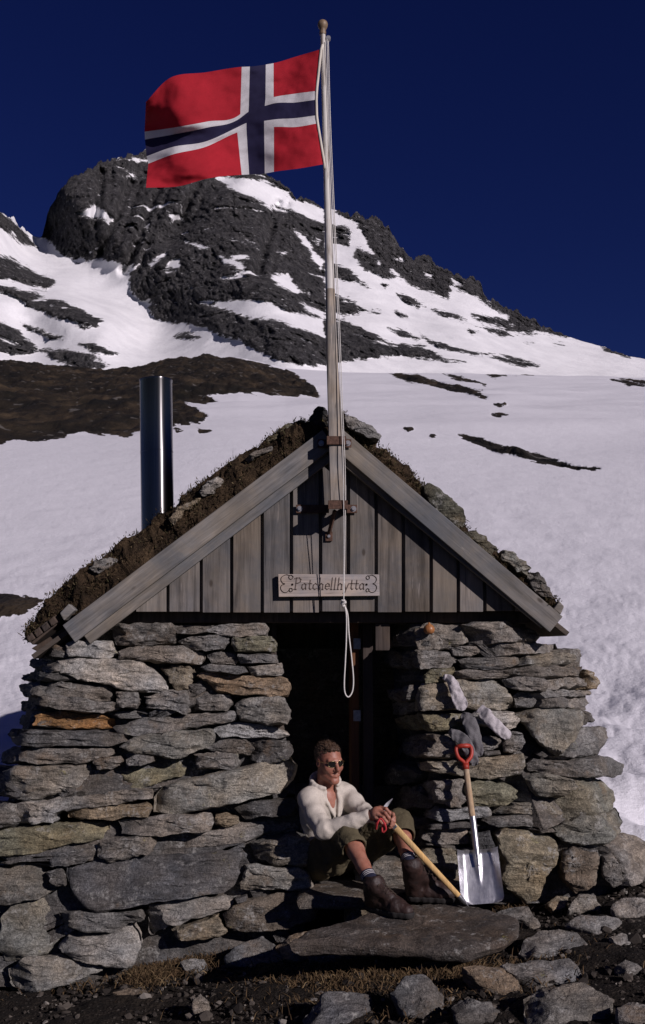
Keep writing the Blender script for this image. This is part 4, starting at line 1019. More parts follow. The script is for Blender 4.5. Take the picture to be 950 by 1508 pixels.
# ------------------------------------------------------------------ flagpole
w_pole = wood_material('grey_pole_wood', (.34, .295, .25), 'Z', .62, (.42, .38, .33))
t = NT('peeling_white_paint'); v = t.coord('Object', scale=(9, 9, 1.2)); n1 = t.noise(v, 3, 6, .7); n2 = t.noise(t.coord('Object'), 2, 4, .6)
c = t.mix(t.ramp(n1, [(.5, 0), (.62, .8)]), t.ramp(n2, [(.3, (.50, .475, .43)), (.7, (.70, .68, .64))]), (.27, .22, .17))
m_paint = t.set(c, .65, 0, t.bump(n1, .4, .003), .4)
PY_ = 6.34
pole = empty('flagpole', P(497, 740, PY_)); tag(pole, 'tall weathered white flagpole bolted to the hut gable', 'flagpole')
pa, pb, pc_ = P(497.5, 738, PY_), P(490.5, 545, PY_), P(475.5, 50, PY_)
# squared timber below, rounding into a tapering round pole above
rows = []; N_ = 32
for k in np.concatenate([np.linspace(0, .29, 12), np.linspace(.31, 1, 30)]):
    c = pa + (pc_ - pa) * k
    x_ = np.interp(k, [0, .14, .29, 1], [497.5, 494.3, 489.6, 475.5]); yy = 738 - k * 688; c = P(x_, yy, PY_)
    hw = np.interp(k, [0, .14, .3, .65, 1], [.046, .043, .035, .0225, .0165]); ex = np.interp(k, [0, .18, .42], [9, 7, 2])
    a = np.arange(N_) / N_ * 2 * pi; ca, sa = np.cos(a), np.sin(a)
    rr = (np.abs(ca) ** ex + np.abs(sa) ** ex) ** (-1 / ex)
    rows.append(np.stack([c[0] + hw * rr * ca, c[1] + hw * rr * sa, np.full(N_, c[2])], -1))
rows = np.array(rows); f = grid_faces(len(rows), N_, True).tolist() + [list(range(N_ - 1, -1, -1)), list(range((len(rows) - 1) * N_, len(rows) * N_))]
kk = 18
mesh('timber', rows[:kk + 1].reshape(-1, 3), grid_faces(kk + 1, N_, True).tolist() + [list(range(N_ - 1, -1, -1))], w_pole, pole, True, attrs={'rnd': [.6] * ((kk + 1) * N_)}, sharp=40)
mesh('pole', rows[kk:].reshape(-1, 3), grid_faces(len(rows) - kk, N_, True).tolist() + [list(range((len(rows) - kk - 1) * N_, (len(rows) - kk) * N_))], m_paint, pole, True, sharp=40)
m_knob = plain('brown_knob', (.20, .14, .085), .5, 0, .3, 40)
def lathe(name, c, prof, mat, parent, n=28, axis=None):
    a = np.arange(n) / n * 2 * pi; v = []
    for rr_, z in prof: v.append(np.stack([c[0] + rr_ * np.cos(a), c[1] + rr_ * np.sin(a), np.full(n, c[2] + z)], -1))
    v = np.array(v); f = grid_faces(len(prof), n, True).tolist() + [list(range(n - 1, -1, -1)), list(range((len(prof) - 1) * n, len(prof) * n))]
    return mesh(name, v.reshape(-1, 3), f, mat, parent, True, sharp=50)
kc = P(475.3, 50, PY_)
lathe('finial', kc, [(.02, -.005), (.022, .01), (.019, .025), (.024, .035), (.031, .05), (.033, .065), (.029, .08), (.018, .09), (.006, .094)], m_knob, pole)
pl = P(481.5, 57, PY_ - .0); 
MB().tube([pl + [-.02, 0, 0], pl + [.012, -.005, .004]], .006, 8).tube([pl + [.008, -.012, .0], pl + [.008, .012, 0]], .016, 14).build('pulley', m_zinc, pole, smooth=True, sharp=40)
# iron straps, shoe and strut
def strap(yp, xl, xr, mat):
    m = MB(); c = P(497, yp, PY_); hw = .052; zt = c[2]; h = .026
    xc = float(P(np.interp(yp, [640, 740], [495, 497.5]), yp, PY_)[0]); ya = PY_ - hw
    L_, R_ = float(P(xl, yp, 6.48)[0]), float(P(xr, yp, 6.48)[0])
    Yw = 6.385 if yp < 700 else 6.486
    m.box(L_, xc - hw, Yw - .006, Yw, zt - h, zt + h); m.box(xc + hw, R_, Yw - .006, Yw, zt - h, zt + h)
    m.box(xc - hw - .006, xc - hw, ya, Yw, zt - h, zt + h); m.box(xc + hw, xc + hw + .006, ya, Yw, zt - h, zt + h); m.box(xc - hw - .006, xc + hw + .006, ya - .006, ya, zt - h, zt + h)
    s_ = m.build('strap', mat, pole, bevel=.002)
    for x in (L_ + .022, R_ - .022):
        a = np.arange(6) / 6 * 2 * pi; b = MB()
        b.tube([(x, Yw - .006, zt), (x, Yw - .018, zt)], .011, 6).tube([(x, Yw - .005, zt), (x, Yw - .009, zt)], .018, 12).build('bolt', m_zinc, s_)
strap(651, 468, 517, m_iron); 
strap(745, 436, 526, m_iron)
c = P(497.5, 741, PY_); hw = .05
MB().box(c[0] - hw, c[0] + hw, PY_ - hw - .002, PY_ + hw, c[2] - .026, c[2] + .004).build('shoe', m_iron, pole, bevel=.004)
a0 = P(493, 752, PY_ + .02); a1 = P(484.5, 786, 6.492)
st_ = MB().tube([a0, a1 - np.array([0, .004, 0])], .013, 4).build('strut', m_iron, pole)
a1 = P(484.5, 790, 6.496); sp_ = MB().box(a1[0] - .022, a1[0] + .022, 6.484, 6.496, a1[2] - .03, a1[2] + .03).build('strut_plate', m_iron, pole, bevel=.002)
MB().tube([a1 + [0, -.012, 0], a1 + [0, -.022, 0]], .01, 8).build('bolt', m_zinc, sp_)

# ------------------------------------------------------------------ flag
FU = [0, 3, 6, 7, 9, 10, 14, 18, 22]; FV = [0, 6, 7, 9, 10, 16]
ctrl = {  # photo positions of the flag's own grid lines
 0: [(471,73),(464.5,134),(464,147),(464.5,170),(466,182),(476,242)],
 3: [(437,83),(434,138),(434,151),(434.5,174),(436,187),(441,248)],
 6: [(403,93),(403,143),(402.5,152.5),(403,176),(403.5,187),(403.5,253)],
 7: [(391.5,95),(391,146),(390,156),(389,178),(389,188),(390,255.5)],
 9: [(368,98),(366.5,156),(366,164.5),(363,181),(363,190.5),(367,257)],
 10:[(356,98.5),(354,168),(353,174.5),(350.5,187),(349.5,195),(356,257.5)],
 14:[(303,106.5),(305,179),(304.5,188),(302.5,208.5),(302,216.5),(308,262.5)],
 18:[(252,114),(255,188),(255,198),(256,216),(256,227),(262,274.5)],
 22:[(215,150),(213,194),(213.5,205.5),(216,230),(218.5,241),(215,276.5)]}
C = np.array([ctrl[u_] for u_ in FU], float)                                         # u, v, 2
def lin(seq, n): 
    out = []
    for a, b in zip(seq[:-1], seq[1:]): out += list(np.linspace(a, b, max(2, int(round((b - a) * n))), endpoint=False))
    return np.array(out + [seq[-1]])
us = lin(FU, 5); vs_ = lin(FV, 4)
def cubic(xk, yk, x):
    # monotone-ish Catmull-Rom on uneven knots
    xk = np.asarray(xk, float); m = np.gradient(yk, xk, axis=0); i = np.clip(np.searchsorted(xk, x, 'right') - 1, 0, len(xk) - 2)
    h = xk[i + 1] - xk[i]; t = (x - xk[i]) / h; sh = (-1,) + (1,) * (yk.ndim - 1); t = t.reshape(sh); h = h.reshape(sh)
    return (2*t**3-3*t**2+1) * yk[i] + (t**3-2*t**2+t) * h * m[i] + (-2*t**3+3*t**2) * yk[i+1] + (t**3-t**2) * h * m[i+1]
Cu = cubic(FU, C, us); Cuv = np.stack([np.stack([np.interp(vs_, FV, Cu[i, :, k]) for k in (0, 1)], -1) for i in range(len(us))])
U_, V_ = np.meshgrid(us / 22, vs_ / 16, indexing='ij')
dep = .13 * np.sin(U_ * 6.6 - V_ * 1.4 + .3) * U_ ** .6 + .07 * np.sin(U_ * 13 + V_ * 3.0) * U_ + .11 * np.exp(-(((V_ - .3 - .9 * (1 - U_)) / .16) ** 2)) * sstep(.45, .75, U_) - .05 * V_ * U_
dep += .005 * np.sin((U_ * .4 + V_) * 26 + 3 * fbm(np.stack([U_ * 4, V_ * 4, U_ * 0], -1), 2, 4)) * (.3 + U_) + .010 * fbm(np.stack([U_ * 6 + V_ * 4, V_ * 6 - U_ * 5, U_ * 0], -1), 3, 8)
dep -= .16 * sstep(.85, 1, U_) * sstep(.45, .05, V_)
Fw = P(Cuv[..., 0], Cuv[..., 1], PY_ - .02 + dep)
nu, nv = len(us), len(vs_)
fm = []
for i in range(nu - 1):
    for j in range(nv - 1):
        uu = (us[i] + us[i + 1]) / 2; vv = (vs_[j] + vs_[j + 1]) / 2
        if 7 < uu < 9 or 7 < vv < 9: fm.append(2)
        elif 6 < uu < 10 or 6 < vv < 10: fm.append(1)
        else: fm.append(0)
def cloth(name, col, sc_=220, var=.12, rough=.85, transl=.25):
    t = NT(name); v = t.coord('Object'); n = t.noise(v, sc_, 2, .6); n2 = t.noise(v, 6, 4, .6)
    c = t.mix(1.0, col, t.math('MULTIPLY', t.ramp(n, [(.3, 1 - var), (.7, 1 + var)]), t.ramp(n2, [(.3, .88), (.7, 1.1)])), 'MULTIPLY')
    t.set(c, rough, 0, t.bump(n, .3, .002), .15)
    if transl:
        tr = t.n('ShaderNodeBsdfTranslucent'); mx = t.n('ShaderNodeMixShader'); mx.inputs[0].default_value = transl
        t.l(c, tr.inputs[0]); t.l(t.b.outputs[0], mx.inputs[1]); t.l(tr.outputs[0], mx.inputs[2]); t.l(mx.outputs[0], t.out.inputs[0])
    return t.m
fl = mesh('flag', Fw.reshape(-1, 3), grid_faces(nu, nv), None, None, True, mats=[cloth('flag_red', (.40, .018, .03)), cloth('flag_white', (.62, .61, .62)), cloth('flag_navy', (.022, .02, .055))], midx=fm)
tag(fl, 'red flag with a blue cross edged white, flying from the pole', 'flag')
hem = []
for t_ in np.linspace(0, 1, 24):
    j = t_ * (nv - 1); j0 = int(min(j, nv - 2)); p = Fw[0, j0] + (Fw[0, j0 + 1] - Fw[0, j0]) * (j - j0); hem.append(p + np.array([.008, 0, 0]))
MB().tube([Fw[0, 0] + np.array([.02, -.005, .03])] + hem + [Fw[0, -1] + np.array([.008, 0, -.03])], .0085, 8).build('hoist_rope', cloth('canvas', (.62, .58, .50), transl=0), fl, smooth=True)

# ------------------------------------------------------------------ halyard
m_rope = plain('white_cord', (.62, .60, .56), .9, 0, .2, 150, .5, .002)
YR = PY_ - .075
l1 = smooth_line([P(481.5, 58, PY_ - .03), P(485.5, 200, YR + .05), P(495.5, 420, YR + .035), P(502.5, 600, YR + .01), P(505.5, 700, YR), P(506.5, 800, YR + .03), P(506, 884, YR + .06)], 10)
l2 = smooth_line([P(483.5, 60, PY_ - .02), P(487.5, 200, YR + .06), P(498.5, 440, YR + .045), P(505, 610, YR + .02), P(508.5, 700, YR + .02), P(508, 800, YR + .04), P(506.5, 884, YR + .062)], 10)
loop = smooth_line([P(506, 888, YR + .06), P(510, 905, YR + .05), P(510, 940, YR + .05), P(508.5, 975, YR + .045), P(507, 1005, YR + .04), P(508, 1020, YR + .04), P(513, 1026.5, YR + .04), P(519, 1018, YR + .045), P(520.5, 1000, YR + .05), P(518, 970, YR + .055), P(514, 935, YR + .06), P(512, 905, YR + .06), P(506.5, 889, YR + .062)], 8)
kn = smooth_line([P(503, 884, YR + .05), P(509, 887, YR + .04), P(504, 890, YR + .045), P(508, 893, YR + .055), P(503, 889, YR + .065), P(507, 884, YR + .06), P(505, 894, YR + .05)], 6)
rp = MB(); rp.tube(l1, .0025, 6).tube(l2, .0025, 6).tube(loop, .0042, 8).tube(kn, .0065, 8)
o = rp.build('halyard', m_rope, None, smooth=True); tag(o, 'thin white rope running down the flagpole to a knot and hanging loop', 'rope')

# ------------------------------------------------------------------ name board
w_sign = wood_material('pale_signboard', (.42, .35, .30), 'X', .75, (.46, .40, .36))
YS = 6.462
q = [P(409.5, 845.5, YS), P(558.5, 846, YS), P(559, 877.5, YS), P(410.5, 879, YS)]
sg = MB().prism([(p[0], p[2]) for p in q], YS, YS + .024, .7).build('name_board', w_sign, None, bevel=.003)
tag(sg, 'pale wooden name board carved with lettering above the doorway', 'sign')
m_cut = plain('carved_groove', (.13, .10, .085), .9, 0, .2)
GL = {
 'P': ([[(.1, 0), (.1, 1)], [(-.05, .93), (.1, .98), (.32, 1), (.46, .86), (.42, .64), (.25, .53), (.1, .52)], [(.0, 0), (.2, 0)]], .56),
 'a': ([[(.34, .5), (.34, .06), (.40, 0)], [(.34, .42), (.2, .52), (.06, .4), (.04, .14), (.17, 0), (.34, .14)]], .50),
 't': ([[(.14, .8), (.14, .1), (.22, 0), (.3, .05)], [(.0, .5), (.3, .5)]], .38),
 'c': ([[(.35, .42), (.2, .52), (.05, .38), (.05, .12), (.2, 0), (.36, .1)]], .46),
 'h': ([[(.06, 0), (.06, 1)], [(.06, .35), (.2, .52), (.34, .42), (.34, 0)], [(0, 0), (.12, 0)], [(.28, 0), (.4, 0)]], .50),
 'e': ([[(.05, .27), (.36, .27), (.33, .45), (.2, .52), (.06, .4), (.05, .12), (.2, 0), (.36, .1)]], .46),
 'l': ([[(.06, 1), (.06, 0)], [(0, 0), (.14, 0)]], .26),
 'y': ([[(.03, .5), (.19, .02)], [(.37, .5), (.14, -.28), (.02, -.32)]], .46)}
lm = MB(); word = 'Patchellhytta'; x = 0.0; tot = sum(GL[c_][1] for c_ in word)
X0 = float(P(433, 862, YS)[0]); X1 = float(P(538, 862, YS)[0]); zb = float(P(480, 868, YS)[2]); sx = (X1 - X0) / tot; hz = .071
def ribbon(m, pts, w_):
    pts = np.asarray(pts, float)
    for a, b in zip(pts[:-1], pts[1:]):
        d = b - a; L_ = np.hypot(*d); 
        if L_ < 1e-6: continue
        n = np.array([-d[1], d[0]]) / L_ * w_ / 2; e_ = d / L_ * w_ * .3; a2, b2 = a - e_, b + e_
        p4 = [a2 - n, b2 - n, b2 + n, a2 + n]
        m.prism([(p[0], p[1]) for p in p4], YS - .0025, YS + .001)
for ch in word:
    st, adv = GL[ch]
    for s_ in st: ribbon(lm, [(X0 + (x + px_ + .12 * pz) * sx, zb + pz * hz) for px_, pz in s_], .0058)
    x += adv
def PXZ(px, py): p = P(px, py, YS); return (float(p[0]), float(p[2]))
SG = lambda *p: [PXZ(*q_) for q_ in smooth_line([(*k_, 0) for k_ in Z(400, 830, 5.588, p)], 6)[:, :2]]
lm2 = [MB(), MB()]
for pts in (((165,95),(178,110),(160,130),(142,115),(150,98),(165,95)), ((150,98),(120,92),(85,110),(78,135),(92,160),(110,165)), ((110,168),(85,178),(75,200),(88,228),(115,238),(140,225),(150,205)), ((150,205),(168,205),(170,225),(155,232),(146,220),(150,205)),
            ((790,100),(778,115),(790,130),(806,120),(800,102),(790,100)), ((800,102),(830,95),(860,115),(862,140),(850,158),(835,165)), ((835,165),(860,180),(864,205),(850,230),(825,236),(800,225)), ((800,225),(785,232),(778,218),(790,206),(803,214),(800,225))):
    ribbon(lm2[pts[0][0] > 480], SG(*pts), .004)
for cx_, cy_ in ((171, 172), (782, 172)):
    a = np.linspace(0, 2 * pi, 9); ribbon(lm2[cx_ > 480], [PXZ(400 + (cx_ + 5 * cos(k)) / 5.588, 830 + (cy_ + 5 * sin(k)) / 5.588) for k in a], .006)
lm.build('lettering', m_cut, sg); [m_.build('scrollwork', m_cut, sg) for m_ in lm2]

# ------------------------------------------------------------------ onion-like ball on the wall stone
oc = P(632, 926, wall_y(645, 940) + .0)
t = NT('onion_skin'); n = t.noise(t.coord('Object', scale=(6, 6, 1)), 14, 4, .6)
m_on = t.set(t.ramp(n, [(.3, (.20, .07, .025)), (.7, (.42, .19, .07))]), .4, 0, None, .4)
lathe('onion', oc + np.array([0, 0, -.034]), [(.004, .002), (.018, .003), (.03, .013), (.0345, .029), (.031, .045), (.02, .057), (.009, .063), (.004, .073)], m_on, None)
tag(bpy.data.objects['onion'], 'small orange brown onion resting on a top stone of the wall', 'onion')

# ------------------------------------------------------------------ shovel
m_alu = None
t = NT('worn_aluminium'); v = t.coord('Object', scale=(8, 8, 1.5)); n = t.noise(v, 6, 6, .7); n2 = t.noise(t.coord('Object'), 14, 4, .7)
m_alu = t.set(t.ramp(n2, [(.3, (.40, .40, .42)), (.7, (.62, .62, .64))]), t.math('ADD', t.math('MULTIPLY', n, .3), .22), .9, t.bump(n, .25, .003), .5)
m_red = plain('red_plastic', (.36, .035, .02), .5, 0, .3, 20, .2)
w_shaft = wood_material('pale_ash_shaft', (.40, .30, .20), 'Z', .75)
sh = empty('shovel', P(710, 1335, 5.98)); tag(sh, 'broad aluminium shovel with red grip leaning against the stone wall', 'shovel')
# axis of the shovel
A0 = P(711, 1330, 5.98); A1 = P(686.5, 1125, 6.24); ax = nrm(A1 - A0); side = nrm(np.cross([0, 1, 0], ax)); side = nrm(P(735, 1265, 6.07) - P(678, 1268, 6.07)); side = nrm(side - ax * (side @ ax)); nb_ = np.cross(side, ax); nb_ = nb_ if nb_[1] < 0 else -nb_   # towards the viewer
Lb = .285; Wt = .112; Wb = .118
gu = np.linspace(-1, 1, 41); gvv = np.linspace(0, 1, 31)
org_ = P(711, 1331, 5.985)
rows = []
for t_ in gvv:                                         # 0 at the cutting edge, 1 at the shoulder
    Wd = Wb + (Wt - Wb) * t_
    Wd = Wd - .035 * (1 - np.sqrt(np.clip(1 - (1 - np.clip(t_ / .13, 0, 1)) ** 2, 0, 1)));
    x_ = gu * Wd; lift = .046 * np.clip((np.abs(gu) - .62) / .38, 0, 1) ** 1.6 * (0.35 + .65 * t_) + .012 * sstep(.93, 1, t_)
    tube_ = .021 * np.exp(-(gu / (.03 + .11 * t_)) ** 2) * sstep(.25, .95, t_)
    dish = -.012 * (1 - gu ** 2) * t_
    rows.append(org_ + x_[:, None] * side + (t_ * Lb) * ax + (lift + tube_ + dish + .004 * np.sin(gu * 2))[:, None] * nb_)
rows = np.array(rows); rows2 = rows - nb_ * .003
v = np.concatenate([rows.reshape(-1, 3), rows2.reshape(-1, 3)]); n1 = rows.shape[0] * rows.shape[1]; gf_ = grid_faces(*rows.shape[:2]).tolist(); f = gf_ + [[i + n1 for i in reversed(q_)] for q_ in gf_]
m_ = rows.shape[1]; R_ = rows.shape[0]
bd = [j for j in range(m_)] + [i * m_ + m_ - 1 for i in range(1, R_)] + [(R_ - 1) * m_ + j for j in range(m_ - 2, -1, -1)] + [i * m_ for i in range(R_ - 2, 0, -1)]
f += [[a, a + n1, b + n1, b] for a, b in zip(bd, bd[1:] + bd[:1])]
mesh('blade', v, f, m_alu, sh, True, sharp=60)
s0 = org_ + ax * (Lb * .80) + nb_ * .010
MB().tube([s0 - ax * .03, s0 + ax * .05, s0 + ax * .12, s0 + ax * .235], [.012, .0175, .0185, .0185], 18).build('socket', m_alu, sh, smooth=True, sharp=50)
g0 = P(686.2, 1131, 6.235)
MB().tube([s0 + ax * .225, (s0 + g0) / 2 + nb_ * .004, g0], [.0165, .0178, .0168], 16, rnd=.7).build('shaft', w_shaft, sh, smooth=True)
gx_ = nrm(side); e0_ = g0 - ax * .01
gr = MB()
gr.tube([e0_, e0_ + ax * .035], [.019, .0205], 14)
rt = [e0_ + ax * .03, e0_ + ax * .048 + gx_ * .012, e0_ + ax * .07 + gx_ * .034, e0_ + ax * .1 + gx_ * .044, e0_ + ax * .128 + gx_ * .043, e0_ + ax * .137 + gx_ * .03]
lt = [e0_ + ax * .03, e0_ + ax * .048 - gx_ * .012, e0_ + ax * .07 - gx_ * .034, e0_ + ax * .1 - gx_ * .044, e0_ + ax * .128 - gx_ * .043, e0_ + ax * .137 - gx_ * .03]
gr.tube(smooth_line(rt, 5), .0115, 10).tube(smooth_line(lt, 5), .0115, 10).tube([e0_ + ax * .135 - gx_ * .043, e0_ + ax * .141, e0_ + ax * .135 + gx_ * .043], [.012, .0145, .012], 12)
gr.build('grip', m_red, sh, smooth=True)

# ------------------------------------------------------------------ socks drying on the wall
def sock(pts, wd, name, label, mat, seed):
    """pts: photo points (px,py,proud of wall)"""
    c = smooth_line([P(x, y, wall_y(x, y) - d) for x, y, d in pts], 10)
    m = len(c); w_ = np.interp(np.linspace(0, 1, m), np.linspace(0, 1, len(wd)), wd)
    T = np.gradient(c, axis=0); T /= np.linalg.norm(T, axis=1)[:, None]
    B = np.cross(T, [0, 1, 0]); B /= np.linalg.norm(B, axis=1)[:, None]; Nn = np.cross(B, T)
    a = np.arange(28) / 28 * 2 * pi
    v = c[:, None] + (w_[:, None] * np.cos(a))[..., None] * B[:, None] + (np.minimum(w_ * .45, .012)[:, None] * np.sin(a))[..., None] * Nn[:, None]
    v = v + fbm(v / np.array([.05, .05, .09]), 3, seed)[..., None] * np.array([0, -.017, 0]) + fbm(v / .03, 2, seed + 5)[..., None] * np.array([.003, -.004, .002])
    f = grid_faces(m, 28, True).tolist() + [list(range(27, -1, -1)), list(range((m - 1) * 28, m * 28))]
    return v.reshape(-1, 3), f
def knit(name, col):
    t = NT(name); w_ = t.n('ShaderNodeTexWave', wave_type='BANDS', bands_direction='Z'); t.l(t.coord('Object'), w_.inputs[0]); w_.inputs['Scale'].default_value = 60; w_.inputs['Distortion'].default_value = 2
    n = t.noise(t.coord('Object'), 160, 3, .7); n2 = t.noise(t.coord('Object'), 14, 4, .6)
    c = t.mix(1.0, col, t.math('MULTIPLY', t.ramp(n, [(.3, .75), (.7, 1.2)]), t.ramp(n2, [(.3, .85), (.7, 1.1)])), 'MULTIPLY')
    return t.set(c, .95, 0, t.bump(t.math('ADD', n, t.math('MULTIPLY', w_.outputs['Fac'], .3)), .5, .004), .1)
m_sockl = knit('pale_grey_wool', (.47, .44, .45)); m_sockd = knit('dark_grey_wool', (.15, .145, .15))
GS = 'socks drying on the stone wall'
v, f = sock([(653, 997, .02), (661, 999, .05), (667, 1006, .06), (671, 1018, .06), (676, 1030, .06), (681, 1041, .06), (683, 1046, .055)], [.016, .024, .030, .034, .040, .036, .012], 'sock', '', m_sockl, 1)
tag(mesh('sock', v, f, m_sockl, None, True), 'pale grey sock hanging straight down, uppermost of the socks on the wall', 'sock', GS)
v, f = sock([(706, 1044, .05), (714, 1051, .07), (722, 1060, .075), (731, 1069, .075), (741, 1078, .075), (748, 1084, .07), (751, 1087, .065)], [.034, .036, .036, .038, .034, .028, .012], 'sock', '', m_sockl, 2)
tag(mesh('sock', v, f, m_sockl, None, True), 'pale grey sock hanging out slantwise to the right above the shovel grip', 'sock', GS)
v, f = sock([(681, 1052, .02), (690, 1060, .05), (696, 1075, .06), (701, 1092, .06), (705, 1108, .055), (707, 1114, .05)], [.02, .040, .042, .036, .030, .012], 'sock', '', m_sockd, 3)
o = mesh('sock', v, f, m_sockd, None, True); tag(o, 'dark grey sock of the crumpled pair, hanging straight down behind the shovel grip', 'sock', GS)
v, f = sock([(662, 1076, .05), (669, 1081, .06), (678, 1087, .065), (687, 1097, .065), (694, 1110, .06), (698, 1122, .05), (698, 1128, .05)], [.014, .03, .036, .038, .034, .028, .012], 'sock', '', m_sockd, 4)
tag(mesh('sock', v, f, m_sockd, None, True), 'dark grey sock of the crumpled pair, bent to the left over the shovel grip', 'sock', GS)
# ------------------------------------------------------------------ signed-distance modelling
class SDF:
    def __init__(s, h=.0035): s.p = []; s.h = h
    def cone(s, a, b, ra, rb, k=.02, op='u'): s.p.append(('c', np.array(a, float), np.array(b, float), ra, rb, k, op)); return s
    def chain(s, pts, rs, k=.02, op='u'):
        for i in range(len(pts) - 1): s.cone(pts[i], pts[i + 1], rs[i], rs[i + 1], k, op)
        return s
    def ell(s, c, r, R=None, k=.02, op='u'): s.p.append(('e', np.array(c, float), np.array(r, float), np.eye(3) if R is None else np.array(R, float), 0, k, op)); return s
    def cut(s, c, n): s.p.append(('p', np.array(c, float), nrm(n), 0, 0, 0, 'cut')); return s     # keep the side n points away from
    def field(s):
        lo = np.full(3, 1e9); hi = -lo
        for t, a, b, c, d, k, op in s.p:
            if op != 'u': continue
            if t == 'c': m = max(c, d) + .02; lo = np.minimum(lo, np.minimum(a, b) - m); hi = np.maximum(hi, np.maximum(a, b) + m)
            elif t == 'e': m = max(b) + .02; lo = np.minimum(lo, a - m); hi = np.maximum(hi, a + m)
        n = np.ceil((hi - lo) / s.h).astype(int) + 2; s.lo = lo
        ax = [lo[i] + np.arange(n[i]) * s.h for i in range(3)]
        D = np.full(n, 1.0, np.float32)
        for t, a, b, c, d, k, op in s.p:
            if t == 'p':
                g = (ax[0][:, None, None] - a[0]) * b[0] + (ax[1][None, :, None] - a[1]) * b[1] + (ax[2][None, None] - a[2]) * b[2]
                D = np.maximum(D, g.astype(np.float32)); continue
            m = (max(c, d) if t == 'c' else max(b)) + k + .03
            l = (np.minimum(a, b) if t == 'c' else a) - m; u = (np.maximum(a, b) if t == 'c' else a) + m
            i0 = np.clip(((l - lo) / s.h).astype(int), 0, n - 1); i1 = np.clip(((u - lo) / s.h).astype(int) + 2, 1, n)
            sl = tuple(slice(p, q) for p, q in zip(i0, i1))
            X, Y, Zz = np.meshgrid(ax[0][sl[0]], ax[1][sl[1]], ax[2][sl[2]], indexing='ij'); pt = np.stack([X, Y, Zz], -1).astype(np.float32)
            if t == 'c':
                e = (b - a).astype(np.float32); w = pt - a.astype(np.float32); tt = np.clip((w @ e) / (e @ e + 1e-12), 0, 1)
                g = np.linalg.norm(w - tt[..., None] * e, axis=-1) - (c + (d - c) * tt)
            else:
                q = (pt - a.astype(np.float32)) @ c.T.astype(np.float32); k0 = np.linalg.norm(q / b, axis=-1); k1 = np.linalg.norm(q / (b * b), axis=-1) + 1e-9
                g = k0 * (k0 - 1) / k1
            A = D[sl]
            if op == 'u':
                if k > 0: hh = np.clip(k - np.abs(A - g), 0, None) / k; A = np.minimum(A, g) - hh * hh * k * .25
                else: A = np.minimum(A, g)
            else:
                g = -g
                if k > 0: hh = np.clip(k - np.abs(A - g), 0, None) / k; A = np.maximum(A, g) + hh * hh * k * .25
                else: A = np.maximum(A, g)
            D[sl] = A
        return D, lo
    def mesh(s, disp=None, relax=2):
        D, lo = s.field(); v, f = surface_nets(D, lo, s.h)
        # light smoothing
        e = np.concatenate([f[:, [0, 1]], f[:, [1, 2]], f[:, [2, 3]], f[:, [3, 0]]]); 
        for _ in range(relax):
            acc = np.zeros_like(v); cnt = np.zeros(len(v)); np.add.at(acc, e[:, 0], v[e[:, 1]]); np.add.at(acc, e[:, 1], v[e[:, 0]]); np.add.at(cnt, e[:, 0], 1); np.add.at(cnt, e[:, 1], 1)
            v = v * .5 + .5 * acc / np.maximum(cnt, 1)[:, None]
        if disp is not None:
            n = np.cross(v[f[:, 2]] - v[f[:, 0]], v[f[:, 3]] - v[f[:, 1]]); N = np.zeros_like(v)
            for i in range(4): np.add.at(N, f[:, i], n)
            N /= np.linalg.norm(N, axis=1)[:, None] + 1e-12; v = v + N * disp(v)[:, None]
        return v, f
def surface_nets(D, lo, h):
    S = D < 0; n = np.array(D.shape)
    c = np.zeros(n - 1, np.int8); offs = [(i, j, k) for i in (0, 1) for j in (0, 1) for k in (0, 1)]
    for i, j, k in offs: c += S[i:n[0] - 1 + i, j:n[1] - 1 + j, k:n[2] - 1 + k]
    idx = np.argwhere((c > 0) & (c < 8)); lut = np.full(n - 1, -1, np.int64); lut[tuple(idx.T)] = np.arange(len(idx))
    cv = {o: D[idx[:, 0] + o[0], idx[:, 1] + o[1], idx[:, 2] + o[2]] for o in offs}
    acc = np.zeros((len(idx), 3)); cnt = np.zeros(len(idx))
    for a in offs:
        for ax in range(3):
            if a[ax]: continue
            b = list(a); b[ax] = 1; b = tuple(b); va, vb = cv[a], cv[b]; m = (va < 0) != (vb < 0)
            t = np.where(m, va / np.where(m, va - vb, 1), 0); p = np.array(a, float)[None] + np.zeros((len(idx), 3)); p[:, ax] = t
            acc[m] += p[m]; cnt[m] += 1
    v = lo + (idx + acc / cnt[:, None]) * h
    F_ = []
    for ax in range(3):
        o1, o2 = [(1, 2), (2, 0), (0, 1)][ax]
        A = np.moveaxis(S, ax, 0); m = A[:-1] != A[1:]; q = np.argwhere(m); inside_first = A[:-1][tuple(q.T)]
        full = np.zeros_like(q); oth = [i for i in range(3) if i != ax]
        full[:, ax] = q[:, 0]; full[:, oth[0]] = q[:, 1]; full[:, oth[1]] = q[:, 2]
        ok = (full[:, o1] > 0) & (full[:, o2] > 0) & (full[:, o1] < n[o1] - 1) & (full[:, o2] < n[o2] - 1); full = full[ok]; ins = inside_first[ok]
        def cell(d1, d2): z = full.copy(); z[:, o1] -= d1; z[:, o2] -= d2; return lut[tuple(z.T)]
        quad = np.stack([cell(1, 1), cell(0, 1), cell(0, 0), cell(1, 0)], -1); quad[~ins] = quad[~ins][:, ::-1]; F_.append(quad)
    f = np.concatenate(F_); return v, f[(f >= 0).all(1)]

